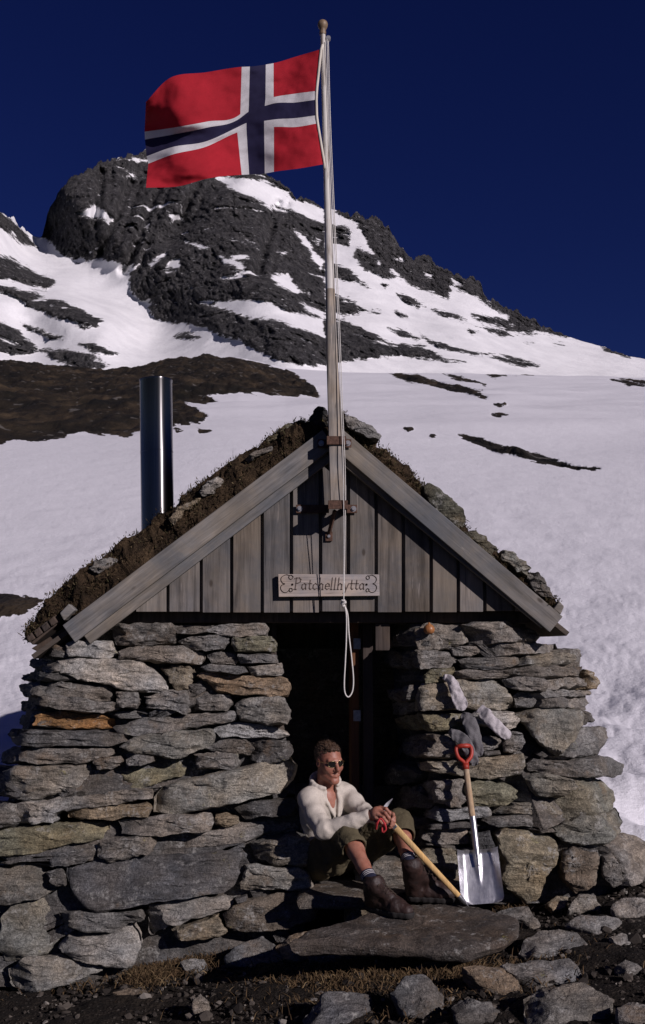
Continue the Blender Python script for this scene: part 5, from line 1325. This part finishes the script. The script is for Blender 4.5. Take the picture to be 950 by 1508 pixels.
# ------------------------------------------------------------------ the seated man
HC = P(478, 1262, 6.46)                       # between the hips
Ft = nrm([.50, -.86, 0]); NB = P(478, 1162, 6.33); Ut = nrm(NB - HC); Lt = nrm(np.cross(Ut, Ft)); Ft = np.cross(Lt, Ut)
Rt = np.stack([Lt, Ft, Ut])                   # torso frame rows
HR = HC - Lt * .095; HL = HC + Lt * .095
KR = P(511, 1229, 6.02); KL = P(587, 1212, 6.22)
AR = P(549, 1303, 5.745); AL = P(605, 1277, 5.96)
SR = P(454, 1177, 6.23); SL_ = P(508, 1169, 6.385)
ER = P(476, 1222, 6.03); EL = P(536, 1197, 6.235)
WR = P(545, 1201, 5.965); WL = P(558, 1205, 6.035)
def T(c, l=0, f=0, u=0): return np.asarray(c) + Lt * l + Ft * f + Ut * u
# head frame: turned about 28 degrees to the man's left of the camera
yaw = radians(30); Fh = nrm([sin(yaw), -cos(yaw), -.02]); Uh = nrm(np.array([.02, -.10, 1])); Lh = nrm(np.cross(Uh, Fh)); Fh = np.cross(Lh, Uh)
Rh = np.stack([Lh, Fh, Uh]); HD = P(484, 1122, 6.27); hs_ = .885
def H(l=0, f=0, u=0): return HD + hs_ * (Lh * l + Fh * f + Uh * u)
HE = lambda *r: np.array(r) * hs_
man = empty('person', T(HC, 0, 0, -.1)); tag(man, 'man in white sweater and sunglasses sitting on the doorstep holding an ice axe', 'person')

b = SDF(.0034)
# torso under the clothes
b.ell(T(HC, 0, 0, .06), (.135, .10, .13), Rt, .03).ell(T(HC, 0, -.01, .28), (.135, .092, .16), Rt, .03).ell(T(NB, 0, .035, -.10), (.06, .066, .09), Rt, .03)
b.cone(T(SR, .03), T(SL_, -.03), .04, .04, .03)
b.cone(T(NB, 0, -.005, -.05), H(0, -.018, -.07), .058, .054, .02)
b.chain([SR, ER, WR], [.042, .034, .027], .02).chain([SL_, EL, WL], [.042, .034, .027], .02)
b.chain([HR, KR], [.085, .058], .03).chain([HL, KL], [.085, .058], .03)
for K, A in ((KR, AR), (KL, AL)):
    d = A - K; cal = nrm(np.cross(nrm(np.cross(d, [0, -1, .0])), d)); cal = cal if cal[1] > 0 else -cal
    b.chain([K, K + d * .3 + cal * .014, K + d * .62 + cal * .006, A], [.050, .048, .037, .032], .02)
    b.cone(K + d * .1 - cal * .012, K + d * .9 - cal * .006, .03, .026, .02)
    b.cone(A, A + np.array([0, 0, -.015]), .033, .03, .02)
# skull, face
b.ell(H(0, -.012, .038), HE(.076, .098, .088), Rh, .02).ell(H(0, .022, -.02), HE(.066, .078, .098), Rh, .03)
b.cone(H(-.041, .012, -.066), H(-.012, .074, -.106), .026 * hs_, .020 * hs_, .025).cone(H(.041, .012, -.066), H(.012, .074, -.106), .026 * hs_, .020 * hs_, .025).cone(H(-.009, .083, -.109), H(.009, .083, -.109), .018 * hs_, .018 * hs_, .015)
b.cone(H(-.040, .078, .026), H(-.012, .093, .024), .0115, .011, .012).cone(H(.040, .078, .026), H(.012, .093, .024), .0115, .011, .012)      # brow
b.ell(H(-.042, .064, -.026), HE(.026, .026, .024), Rh, .02).ell(H(.042, .064, -.026), HE(.026, .026, .024), Rh, .02)                       # cheeks
b.cone(H(0, .094, .016), H(0, .121, -.028), .009, .0125, .008).cone(H(-.013, .103, -.034), H(.013, .103, -.034), .0085, .0085, .008)                      # nose
b.ell(H(-.031, .088, .004), HE(.015, .012, .012), Rh, .008, 's').ell(H(.031, .088, .004), HE(.015, .012, .012), Rh, .008, 's')                          # eye sockets
b.ell(H(-.031, .078, .004), HE(.014, .012, .012), Rh, .004).ell(H(.031, .078, .004), HE(.014, .012, .012), Rh, .004)                                    # eyes
b.ell(H(0, .079, -.062), HE(.034, .022, .020), Rh, .015)                                                                                             # mouth mound
b.cone(H(-.024, .088, -.052), H(0, .099, -.049), .006, .0065, .005).cone(H(.024, .088, -.052), H(0, .099, -.049), .006, .0065, .005)                       # upper lip
b.cone(H(-.020, .088, -.073), H(0, .096, -.075), .0065, .0075, .005).cone(H(.020, .088, -.073), H(0, .096, -.075), .0065, .0075, .005)                     # lower lip
b.cone(H(-.022, .094, -.061), H(.022, .094, -.061), .0062, .0062, .003, 's')
for s_ in (-1, 1):
    b.ell(H(s_ * .077, -.004, .0), HE(.010, .020, .032), Rh, .006); b.ell(H(s_ * .084, .004, .002), HE(.006, .010, .018), Rh, .004, 's')
# hands closed on the head of the ice axe
RP = P(553.5, 1198.5, 5.945); LP = P(566, 1205, 6.01)
b.cone(WR, RP, .026, .029, .02); b.ell(P(556, 1197.5, 5.935), (.032, .026, .036), None, .02)
fr_ = [[(560,1189.5,5.945),(568.5,1191,5.92),(574,1197.5,5.915),(573,1204,5.935)],
       [(559.5,1194.5,5.92),(567.5,1197.5,5.895),(573,1204.5,5.90),(571.5,1210.5,5.925)],
       [(557,1200,5.912),(564.5,1204,5.885),(569.5,1210.5,5.89),(567.5,1215.5,5.915)],
       [(553.5,1204.5,5.912),(560,1209,5.89),(564.5,1214,5.893),(562.5,1218,5.915)]]
for q_, r_ in zip(fr_, (.0098, .0102, .0098, .0086)): b.chain([RP + (P(*q_[0]) - RP) * .4] + [P(*k_) for k_ in q_], [.013, r_ * 1.12, r_, r_ * .95, r_ * .85], .005)
b.chain([P(552, 1204, 5.95), P(559, 1211, 5.955), P(564, 1213, 5.965)], [.013, .0115, .0095], .006)          # thumb, folded below
b.cone(WL, LP, .026, .028, .02); b.ell(P(569, 1204, 6.01), (.028, .026, .034), None, .015)
fl_ = [[(574,1196.5,6.0),(579,1199,5.975),(580,1204,5.955),(576.5,1207.5,5.945)], [(575,1200.5,6.0),(580.5,1204,5.972),(580.5,1209.5,5.95),(576.5,1212,5.945)],
       [(574.5,1205,6.0),(580,1209,5.97),(579.5,1214,5.95),(575.5,1216,5.945)], [(573,1209,6.0),(578,1213.5,5.972),(577,1217.5,5.955),(573.5,1219,5.95)]]
for q_, r_ in zip(fl_, (.0095, .0098, .0095, .0085)): b.chain([LP + (P(*q_[0]) - LP) * .5] + [P(*k_) for k_ in q_], [.013, r_ * 1.1, r_, r_ * .95, r_ * .85], .005)
t = NT('skin'); vv_ = t.coord('Object'); n1 = t.noise(vv_, 11, 4, .65); n2 = t.noise(vv_, 120, 3, .7); n3 = t.noise(vv_, 34, 3, .6)
c = t.ramp(n1, [(.3, (.23, .085, .055)), (.5, (.32, .135, .09)), (.7, (.385, .185, .128))])
c = t.mix(1.0, c, t.math('MULTIPLY', t.ramp(n2, [(.3, .9), (.7, 1.1)]), t.ramp(n3, [(.3, .86), (.7, 1.1)])), 'MULTIPLY')
m_skin = t.set(c, .5, 0, t.bump(t.math('ADD', n2, n3), .25, .002), .4)
t.b.inputs['Subsurface Weight'].default_value = .12; t.b.inputs['Subsurface Radius'].default_value = (.012, .005, .003); t.b.inputs['Subsurface Scale'].default_value = .5
v, f = b.mesh(relax=1); mesh('body', v, f, m_skin, man)
# teeth showing in the half smile
tm = SDF(.002); tm.cone(H(-.018, .083, -.0610), H(.018, .083, -.0610), .0048, .0048, 0).ell(H(0, .0875, -.0610), HE(.014, .004, .0048), Rh, .003)
v, f = tm.mesh(relax=1); mesh('teeth', v, f, plain('teeth', (.42, .36, .30), .4, 0, .1), man)
# hair: short and brushed back
hr = SDF(.0034); hr.ell(H(0, -.020, .046), HE(.0775, .101, .0885), Rh, .02).ell(H(0, .050, .094), HE(.046, .034, .016), Rh, .02)
hr.ell(H(0, .10, -.015), HE(.088, .075, .090), Rh, .012, 's'); hr.cut(H(0, -.02, -.048), Fh * .25 - Uh * 1.0)
hr.ell(H(0, .06, -.06), HE(.1, .078, .1), Rh, .01, 's')
v, f = hr.mesh(lambda v: fbm((v - HD) @ Rh.T / np.array([.011, .045, .012]), 3, 5, .65) * .0055, 1)
t = NT('hair'); n = t.noise(t.coord('Object', scale=(1, .35, 1)), 130, 4, .7)
m_hair = t.set(t.ramp(n, [(.3, (.02, .011, .007)), (.55, (.065, .036, .02)), (.75, (.14, .085, .05))]), .55, 0, t.bump(n, .8, .006), .4)
hair = mesh('hair', v, f, m_hair, man)
# loose strands
r = np.random.default_rng(8); hv = []; hf = []; k = 0
nn = v - HD; 
for i in r.integers(0, len(v), 1500):
    p = v[i]; o_ = nrm(p - H(0, -.02, .02)); 
    if o_ @ Uh < -.2: continue
    d = nrm(o_ * .5 - Fh * .55 + Uh * .15 + r.normal(0, .3, 3)) * r.uniform(.008, .017); s_ = nrm(np.cross(d, o_ + r.normal(0, .2, 3))) * .0007
    hv += [p - s_, p + s_, p + d]; hf.append((k, k + 1, k + 2)); k += 3
mesh('strands', hv, hf, m_hair, hair, False)
# sunglasses
sgl = MB(); m_lens = plain('dark_lens', (.012, .010, .010), .06, 0, 0, 10, 0, .001, .7); m_gold = plain('gold_wire', (.75, .58, .30), .25, 1, .1)
gl = None
lensv = []; lensf = []; k = 0
for s_ in (-1, 1):
    a = np.arange(24) / 24 * 2 * pi; ring = []
    for q_ in a:
        x = .024 * np.sign(cos(q_)) * abs(cos(q_)) ** .75; z = .0195 * np.sign(sin(q_)) * abs(sin(q_)) ** .8; z = z * (1 - .12 * s_ * x / .026) 
        ring.append(H(s_ * .0325 + x, .107 - .012 * abs((s_ * .0325 + x) / .05) ** 2 * 1.2, .006 + z))
    ring = np.array(ring); cen = ring.mean(0) + Fh * .002
    lensv += [cen] + list(ring) + [cen - Fh * .004] + list(ring - Fh * .002); n_ = 25
    for i in range(24): j = (i + 1) % 24; lensf += [(k, k + 1 + i, k + 1 + j), (k + n_, k + n_ + 1 + j, k + n_ + 1 + i), (k + 1 + i, k + n_ + 1 + i, k + n_ + 1 + j, k + 1 + j)]
    k += 2 * n_
    sgl.tube(np.vstack([ring, ring[:1]]), .0011, 6, caps=False)
    tp = ring[6 if s_ < 0 else 6]; oe = H(s_ * .058, .094, .015)
    sgl.tube(smooth_line([oe, H(s_ * .074, .075, .014), H(s_ * .082, .03, .012), H(s_ * .083, -.005, .012), H(s_ * .08, -.02, -.006)], 5), .0013, 6)
sgl.tube(smooth_line([H(-.009, .108, .012), H(0, .113, .016), H(.009, .108, .012)], 5), .0013, 6)
sgl.tube([H(-.052, .098, .024), H(-.012, .110, .025)], .0014, 6).tube([H(.052, .098, .024), H(.012, .110, .025)], .0014, 6)
gl = sgl.build('sunglasses', m_gold, man, smooth=True)
mesh('lens', lensv, lensf, m_lens, gl, True, sharp=30)

# ------------------------------------------------------------------ sweater
s = SDF(.0042)
s.ell(T(HC, 0, .012, .10), (.150, .128, .13), Rt, .03).ell(T(HC, 0, .0, .29), (.158, .115, .17), Rt, .05)
s.cone(T(SR, .025, -.01, .005), T(SL_, -.025, -.01, .005), .058, .058, .04).cone(T(NB, -.06, -.012, -.035), T(NB, .06, -.012, -.035), .064, .064, .04).ell(T(NB, 0, .02, -.09), (.10, .095, .085), Rt, .03)
s.chain([SR, SR + (ER - SR) * .5 + [0, 0, -.012], ER], [.062, .057, .050], .03).chain([ER, ER + (WR - ER) * .55 + [0, 0, -.008], WR - (WR - ER) * .06], [.050, .044, .037], .02)
s.chain([SL_, SL_ + (EL - SL_) * .5, EL], [.063, .056, .048], .03).chain([EL, WL], [.047, .037], .02)
# collar
cc = T(NB, 0, .008, .0); a = np.linspace(radians(-148), radians(148), 18)
pts = [cc + Lt * .074 * np.sin(q_) - Ft * .068 * np.cos(q_) + Ut * (.046 - .030 * (1 - np.cos(q_)) * .5) for q_ in a]
s.chain(pts, [.016] * 18, .012); s.chain([p + Ut * .024 + (p - cc) * .12 for p in pts], [.0115] * 18, .010)
# zip opening
vt = T(NB, 0, .135, -.125)
s.chain([T(NB, 0, .02, .02), T(NB, 0, .10, -.015), vt], [.044, .034, .006], .004, 's')
s.chain([T(NB, 0, -.01, -.06), H(0, -.015, -.05)], [.057, .057], .004, 's')
lapR = [T(NB, -.052, .045, .012), T(NB, -.040, .102, -.040), T(NB, -.012, .132, -.115)]; lapL = [T(NB, .052, .045, .012), T(NB, .040, .102, -.040), T(NB, .012, .132, -.115)]
s.chain(lapR, [.014, .012, .008], .006).chain(lapL, [.014, .012, .008], .006)
def fold(v):
    d = fbm(v / np.array([.09, .09, .06]), 2, 7) * .003
    # creases across the forearm and elbow
    for a_, b_, c_ in ((ER, WR, 1.0), (SR, ER, .55), (EL, WL, .6), (SL_, EL, .7)):
        e_ = b_ - a_; L_ = np.linalg.norm(e_); tt = ((v - a_) @ e_) / (L_ * L_); dist = np.linalg.norm(v - a_ - np.clip(tt, 0, 1)[:, None] * e_, axis=1)
        w_ = (dist < .09) * sstep(-.15, .1, tt) * (1 - sstep(.9, 1.08, tt))
        ph = tt * L_ / .0135 + 1.6 * fbm(v / .06, 2, 14)
        d = d + w_ * c_ * (np.sin(ph) * .0026 + .003 * np.sin(ph * .47 + 1))
    tt = (v - HC) @ Ut; d = d + np.sin(tt / .021 + 2.5 * fbm(v / .09, 2, 3)) * .0028 * (1 - sstep(.12, .26, tt))
    return d
t = NT('cream_wool'); vv_ = t.coord('Object'); n1 = t.noise(vv_, 190, 3, .7); n2 = t.noise(vv_, 12, 4, .6)
c = t.mix(1.0, (.56, .51, .44), t.math('MULTIPLY', t.ramp(n1, [(.3, .85), (.7, 1.1)]), t.ramp(n2, [(.3, .88), (.7, 1.08)])), 'MULTIPLY')
m_wool = t.set(c, .95, 0, t.bump(t.math('ADD', n1, n2), .4, .004), .1)
v, f = s.mesh(fold, 1); sw = mesh('sweater', v, f, m_wool, man)
for lp in (lapR, lapL): pass
MB().tube([T(NB, 0, .128, -.118), T(NB, 0, .141, -.15), T(NB, 0, .142, -.165)], .0022, 6).build('zip', m_zinc, sw, smooth=True)

# ------------------------------------------------------------------ knee breeches
q = SDF(.0042)
q.ell(T(HC, 0, 0, .0), (.160, .125, .105), Rt, .03).ell(T(HC, 0, -.03, -.02), (.155, .115, .095), Rt, .03)
HRr = HC - Lt * .09; HLl = HC + Lt * .09
dR = nrm(AR - KR); dL = nrm(AL - KL)
q.chain([HRr, (HRr + KR) / 2 + [0, 0, -.018], KR + [0, 0, -.004]], [.105, .098, .078], .04).chain([HLl, (HLl + KL) / 2 + [0, 0, -.018], KL + [0, 0, -.004]], [.105, .095, .078], .04)
q.chain([KR, KR + dR * .085], [.076, .076], .03).chain([KL, KL + dL * .085], [.076, .076], .03)
q.chain([HRr + [.02, 0, -.05], (HRr + KR) / 2 + [.03, 0, -.085], KR + [.02, .06, -.09]], [.06, .05, .035], .05).chain([HLl + [0, 0, -.05], (HLl + KL) / 2 + [0, 0, -.075], KL + [-.02, .05, -.085]], [.06, .05, .035], .05)
q.cone(KR + dR * .09, KR + dR * .16, .062, .060, .004, 's').cone(KL + dL * .09, KL + dL * .16, .062, .060, .004, 's')
q.cone(KR + dR * .165, KR + dR * .24, .085, .085, .01, 's').cone(KL + dL * .165, KL + dL * .24, .085, .085, .01, 's')
def crease(v):
    d = fbm(v / .05, 3, 17) * .005
    for a_, b_ in ((HRr, KR), (HLl, KL)):
        e_ = b_ - a_; L_ = np.linalg.norm(e_); tt = ((v - a_) @ e_) / (L_ * L_)
        u_ = np.cross(nrm(e_), [0, 0, 1.0]); x_ = (v - a_) @ nrm(u_)
        d = d + np.sin(x_ / .0105 + tt * 5 + 2.2 * fbm(v / .08, 2, 23)) * .0042 * sstep(.1, .5, tt) * (1 - sstep(.95, 1.1, tt)) * ((v[:, 2] < (a_ + e_ * .5)[2] + .05))
    return d
t = NT('olive_canvas'); vv_ = t.coord('Object'); n1 = t.noise(vv_, 160, 3, .7); n2 = t.noise(vv_, 9, 4, .6)
c = t.mix(1.0, (.095, .08, .048), t.math('MULTIPLY', t.ramp(n1, [(.3, .8), (.7, 1.15)]), t.ramp(n2, [(.3, .8), (.7, 1.15)])), 'MULTIPLY')
m_olive = t.set(c, .9, 0, t.bump(t.math('ADD', n1, t.math('MULTIPLY', n2, .6)), .4, .004), .15)
v, f = q.mesh(crease, 1); mesh('trousers', v, f, m_olive, man)

# ------------------------------------------------------------------ striped socks and boots
def stripe_sock(K, A, d):
    n = 40; pts = [A - d * (.078 - .094 * k_) for k_ in np.linspace(0, 1, 20)]
    rs = [.0395 + .0012 * math.sin(k_ * 3) for k_ in range(20)]
    v, f = tube_vf(np.array(pts), np.array(rs), n)
    loc = (np.array(v) - (A - d * .078)) @ d
    return mesh('striped_sock', v, f, m_stripe, man, True, attrs={'along': loc}, sharp=60)
t = NT('navy_striped_knit'); al = t.attr('along'); n = t.noise(t.coord('Object'), 180, 3, .7)
st_ = t.ramp(t.math('MULTIPLY', al, 12.5), [(0, 0), (.09, 1), (.145, 0), (.22, 1), (.275, 0), (.35, 1), (.40, 0)], 'CONSTANT')
m_stripe = t.set(t.mix(1.0, t.mix(st_, (.022, .024, .045), (.55, .53, .52)), t.ramp(n, [(.3, .75), (.7, 1.15)]), 'MULTIPLY'), .95, 0, t.bump(n, .5, .003), .1)
stripe_sock(KR, AR, dR); stripe_sock(KL, AL, dL)
t = NT('boot_leather'); vv_ = t.coord('Object'); n1 = t.noise(vv_, 22, 5, .65); n2 = t.noise(vv_, 110, 3, .6)
m_boot = t.set(t.ramp(n1, [(.3, (.012, .006, .005)), (.6, (.03, .0135, .010)), (.8, (.06, .027, .019))]), .6, 0, t.bump(t.math('ADD', n1, n2), .35, .004), .5)
m_sole = plain('boot_rubber', (.018, .016, .015), .8, 0, .3, 30, .5, .004)
m_lace = plain('bootlace', (.05, .035, .025), .9)
def boot(A, heel_px, toe_px, Yh, Yt):
    hz_, tz_ = None, None
    hp = on_plane(*heel_px, p0, n_slab); tp = on_plane(*toe_px, p0, n_slab)
    hp = hp + (hp - tp) * .0
    fw = nrm(tp - hp); up = np.array([0, 0, 1.0]); sd_ = np.cross(up, fw)
    bt = SDF(.0038)
    top = A + np.array([0, 0, .012]); hl = hp + up * .055 + fw * .035; ball = hp + fw * .185 + up * .05; toe = hp + fw * .245 + up * .044
    bt.chain([top, (top + hl) / 2 + up * .0, hl], [.044, .044, .042], .03); bt.chain([hl, hp + fw * .11 + up * .055, ball + up * -.004, toe + up * -.004], [.042, .042, .043, .036], .03)
    bt.cone(top - up * .01, hl, .044, .043, .02); bt.cone(top + fw * .015, hp + fw * .15 + up * .085, .036, .026, .04)
    bt.chain([ball + sd_ * .012, ball - sd_ * .012], [.042, .042], .02)
    pts = [top + up * .004 + (fw * cos(q_) + sd_ * sin(q_)) * .042 for q_ in np.linspace(0, 2 * pi, 20)]
    bt.chain(pts, [.0085] * 20, .006)
    bt.cone(top + up * .0, top + up * .06, .034, .034, .004, 's')
    bt.cut(hp + up * .020, -up)
    v, f = bt.mesh(lambda v: fbm(v / .03, 3, 9) * .0022 + np.sin(((v - hp) @ fw) / .007) * .0016 * np.exp(-((((v - hp) @ fw) - .15) / .03) ** 2), 1)
    o = mesh('boot', v, f, m_boot, man)
    so_ = SDF(.0038); 
    for zz in (.0,): so_.chain([hp + fw * .032 + up * .03, hp + fw * .11 + up * .03, ball + up * -.02, toe + up * -.014], [.046, .042, .050, .042], .03)
    so_.cut(hp + up * .027, up); so_.cut(hp + up * -.002, -up)
    v, f = so_.mesh(lambda v: np.sin(((v - hp) @ fw) / .006) * .0012, 0); mesh('sole', v, f, m_sole, o, sharp=50)
    lc = MB()
    for k_ in np.linspace(0, 1, 6):
        c_ = top + fw * .05 + (hp + fw * .165 + up * .098 - top - fw * .05) * k_ ; c_ = c_ + (fw * .005 + up * .008)
        lc.tube(smooth_line([c_ - sd_ * .028 - up * .012, c_ + up * .003, c_ + sd_ * .028 - up * .010 + fw * .006], 4), .0026, 6)
    lc.build('laces', m_lace, o, smooth=True)
n_slab = nrm([0, -.05 / .85, 1]); p0 = np.array([0, 5.0, .2865])
boot(AR, (543, 1340), (593, 1352), 0, 0)
boot(AL, (601, 1326), (660, 1328), 0, 0)

# ------------------------------------------------------------------ ice axe
axe = empty('ice_axe', P(691, 1336, 5.74)); tag(axe, 'old wooden ice axe with red wrist loop held by the seated man', 'ice axe')
w_axe = wood_material('yellow_ash', (.50, .33, .145), 'Z', .75, (.55, .38, .18))
tip = on_plane(691, 1336, p0, n_slab); hd = P(564, 1199, 5.965); ad = nrm(tip - hd); La = np.linalg.norm(tip - hd)
asd = nrm(np.cross(ad, [0, 1, 0])); an_ = np.cross(asd, ad)
v = []; N_ = 16; a = np.arange(N_) / N_ * 2 * pi
ks = np.linspace(0, .90, 14)
for k_ in ks: v.append(hd + ad * La * k_ + (np.interp(k_, [0, .3, .9], [.0185, .0175, .0145]) * np.cos(a))[:, None] * asd + (np.interp(k_, [0, .9], [.0135, .0115]) * np.sin(a))[:, None] * an_)
v = np.array(v); mesh('shaft', v.reshape(-1, 3), grid_faces(len(ks), N_, True).tolist() + [list(range(N_ - 1, -1, -1)), list(range((len(ks) - 1) * N_, len(ks) * N_))], w_axe, axe, True, attrs={'rnd': [.6] * (len(ks) * N_)}, sharp=50)
m_sp = plain('forged_steel', (.16, .16, .17), .45, .8, .25, 40, .3)
MB().tube([hd + ad * La * .88, hd + ad * La * .95, hd + ad * La * .965, tip], [.0155, .0125, .006, .0012], 10).build('spike', m_sp, axe, smooth=True, sharp=40)
pk = P(578, 1176, 6.03); bk_ = P(553, 1212, 5.93); mid = hd - ad * .012
hm = MB(); 
def bladeline(pts, w_, th):
    pts = smooth_line(pts, 6); n_ = len(pts); v = []
    for i, p in enumerate(pts):
        T_ = nrm(pts[min(i + 1, n_ - 1)] - pts[max(i - 1, 0)]); B_ = nrm(np.cross(T_, [0, 1, 0])); ww = np.interp(i / (n_ - 1), np.linspace(0, 1, len(w_)), w_); tt = np.interp(i / (n_ - 1), np.linspace(0, 1, len(th)), th); Nn = np.cross(B_, T_)
        v += [p - B_ * ww - Nn * tt, p + B_ * ww - Nn * tt, p + B_ * ww + Nn * tt, p - B_ * ww + Nn * tt]
    f = [tuple(x) for x in grid_faces(n_, 4, True)] + [(3, 2, 1, 0), tuple(range(4 * n_ - 4, 4 * n_))]; return v, f
hm.add(*bladeline([mid, mid + (pk - mid) * .5 + [0, 0, .006], pk], [.012, .0095, .0022], [.009, .006, .003]))
hm.add(*bladeline([mid, mid + (bk_ - mid) * .6, bk_], [.012, .012, .016], [.009, .006, .002]))
hm.add(*bladeline([hd - ad * .014, hd + ad * .05, hd + ad * .10], [.02, .0195, .012], [.015, .0145, .0135]))
hm.build('axe_head', m_sp, axe, bevel=.0015)
m_loop = plain('red_webbing', (.42, .03, .035), .7, 0, .2, 80)
lp = smooth_line([P(566, 1207, 5.90), P(560, 1206, 5.885), P(554.5, 1212, 5.88), P(554, 1221, 5.88), P(556, 1212, 5.86), P(560.5, 1205.5, 5.862), P(566, 1212, 5.858), P(568.5, 1221, 5.86), P(564, 1225.5, 5.865), P(563, 1220, 5.87), P(567, 1213, 5.88), P(571, 1211, 5.91)], 7)
v, f = bladeline(list(lp[::7]), [.0065, .0065], [.0018, .0018]); 
MB().tube(lp, .0052, 8).build('wrist_loop', m_loop, axe, smooth=True)
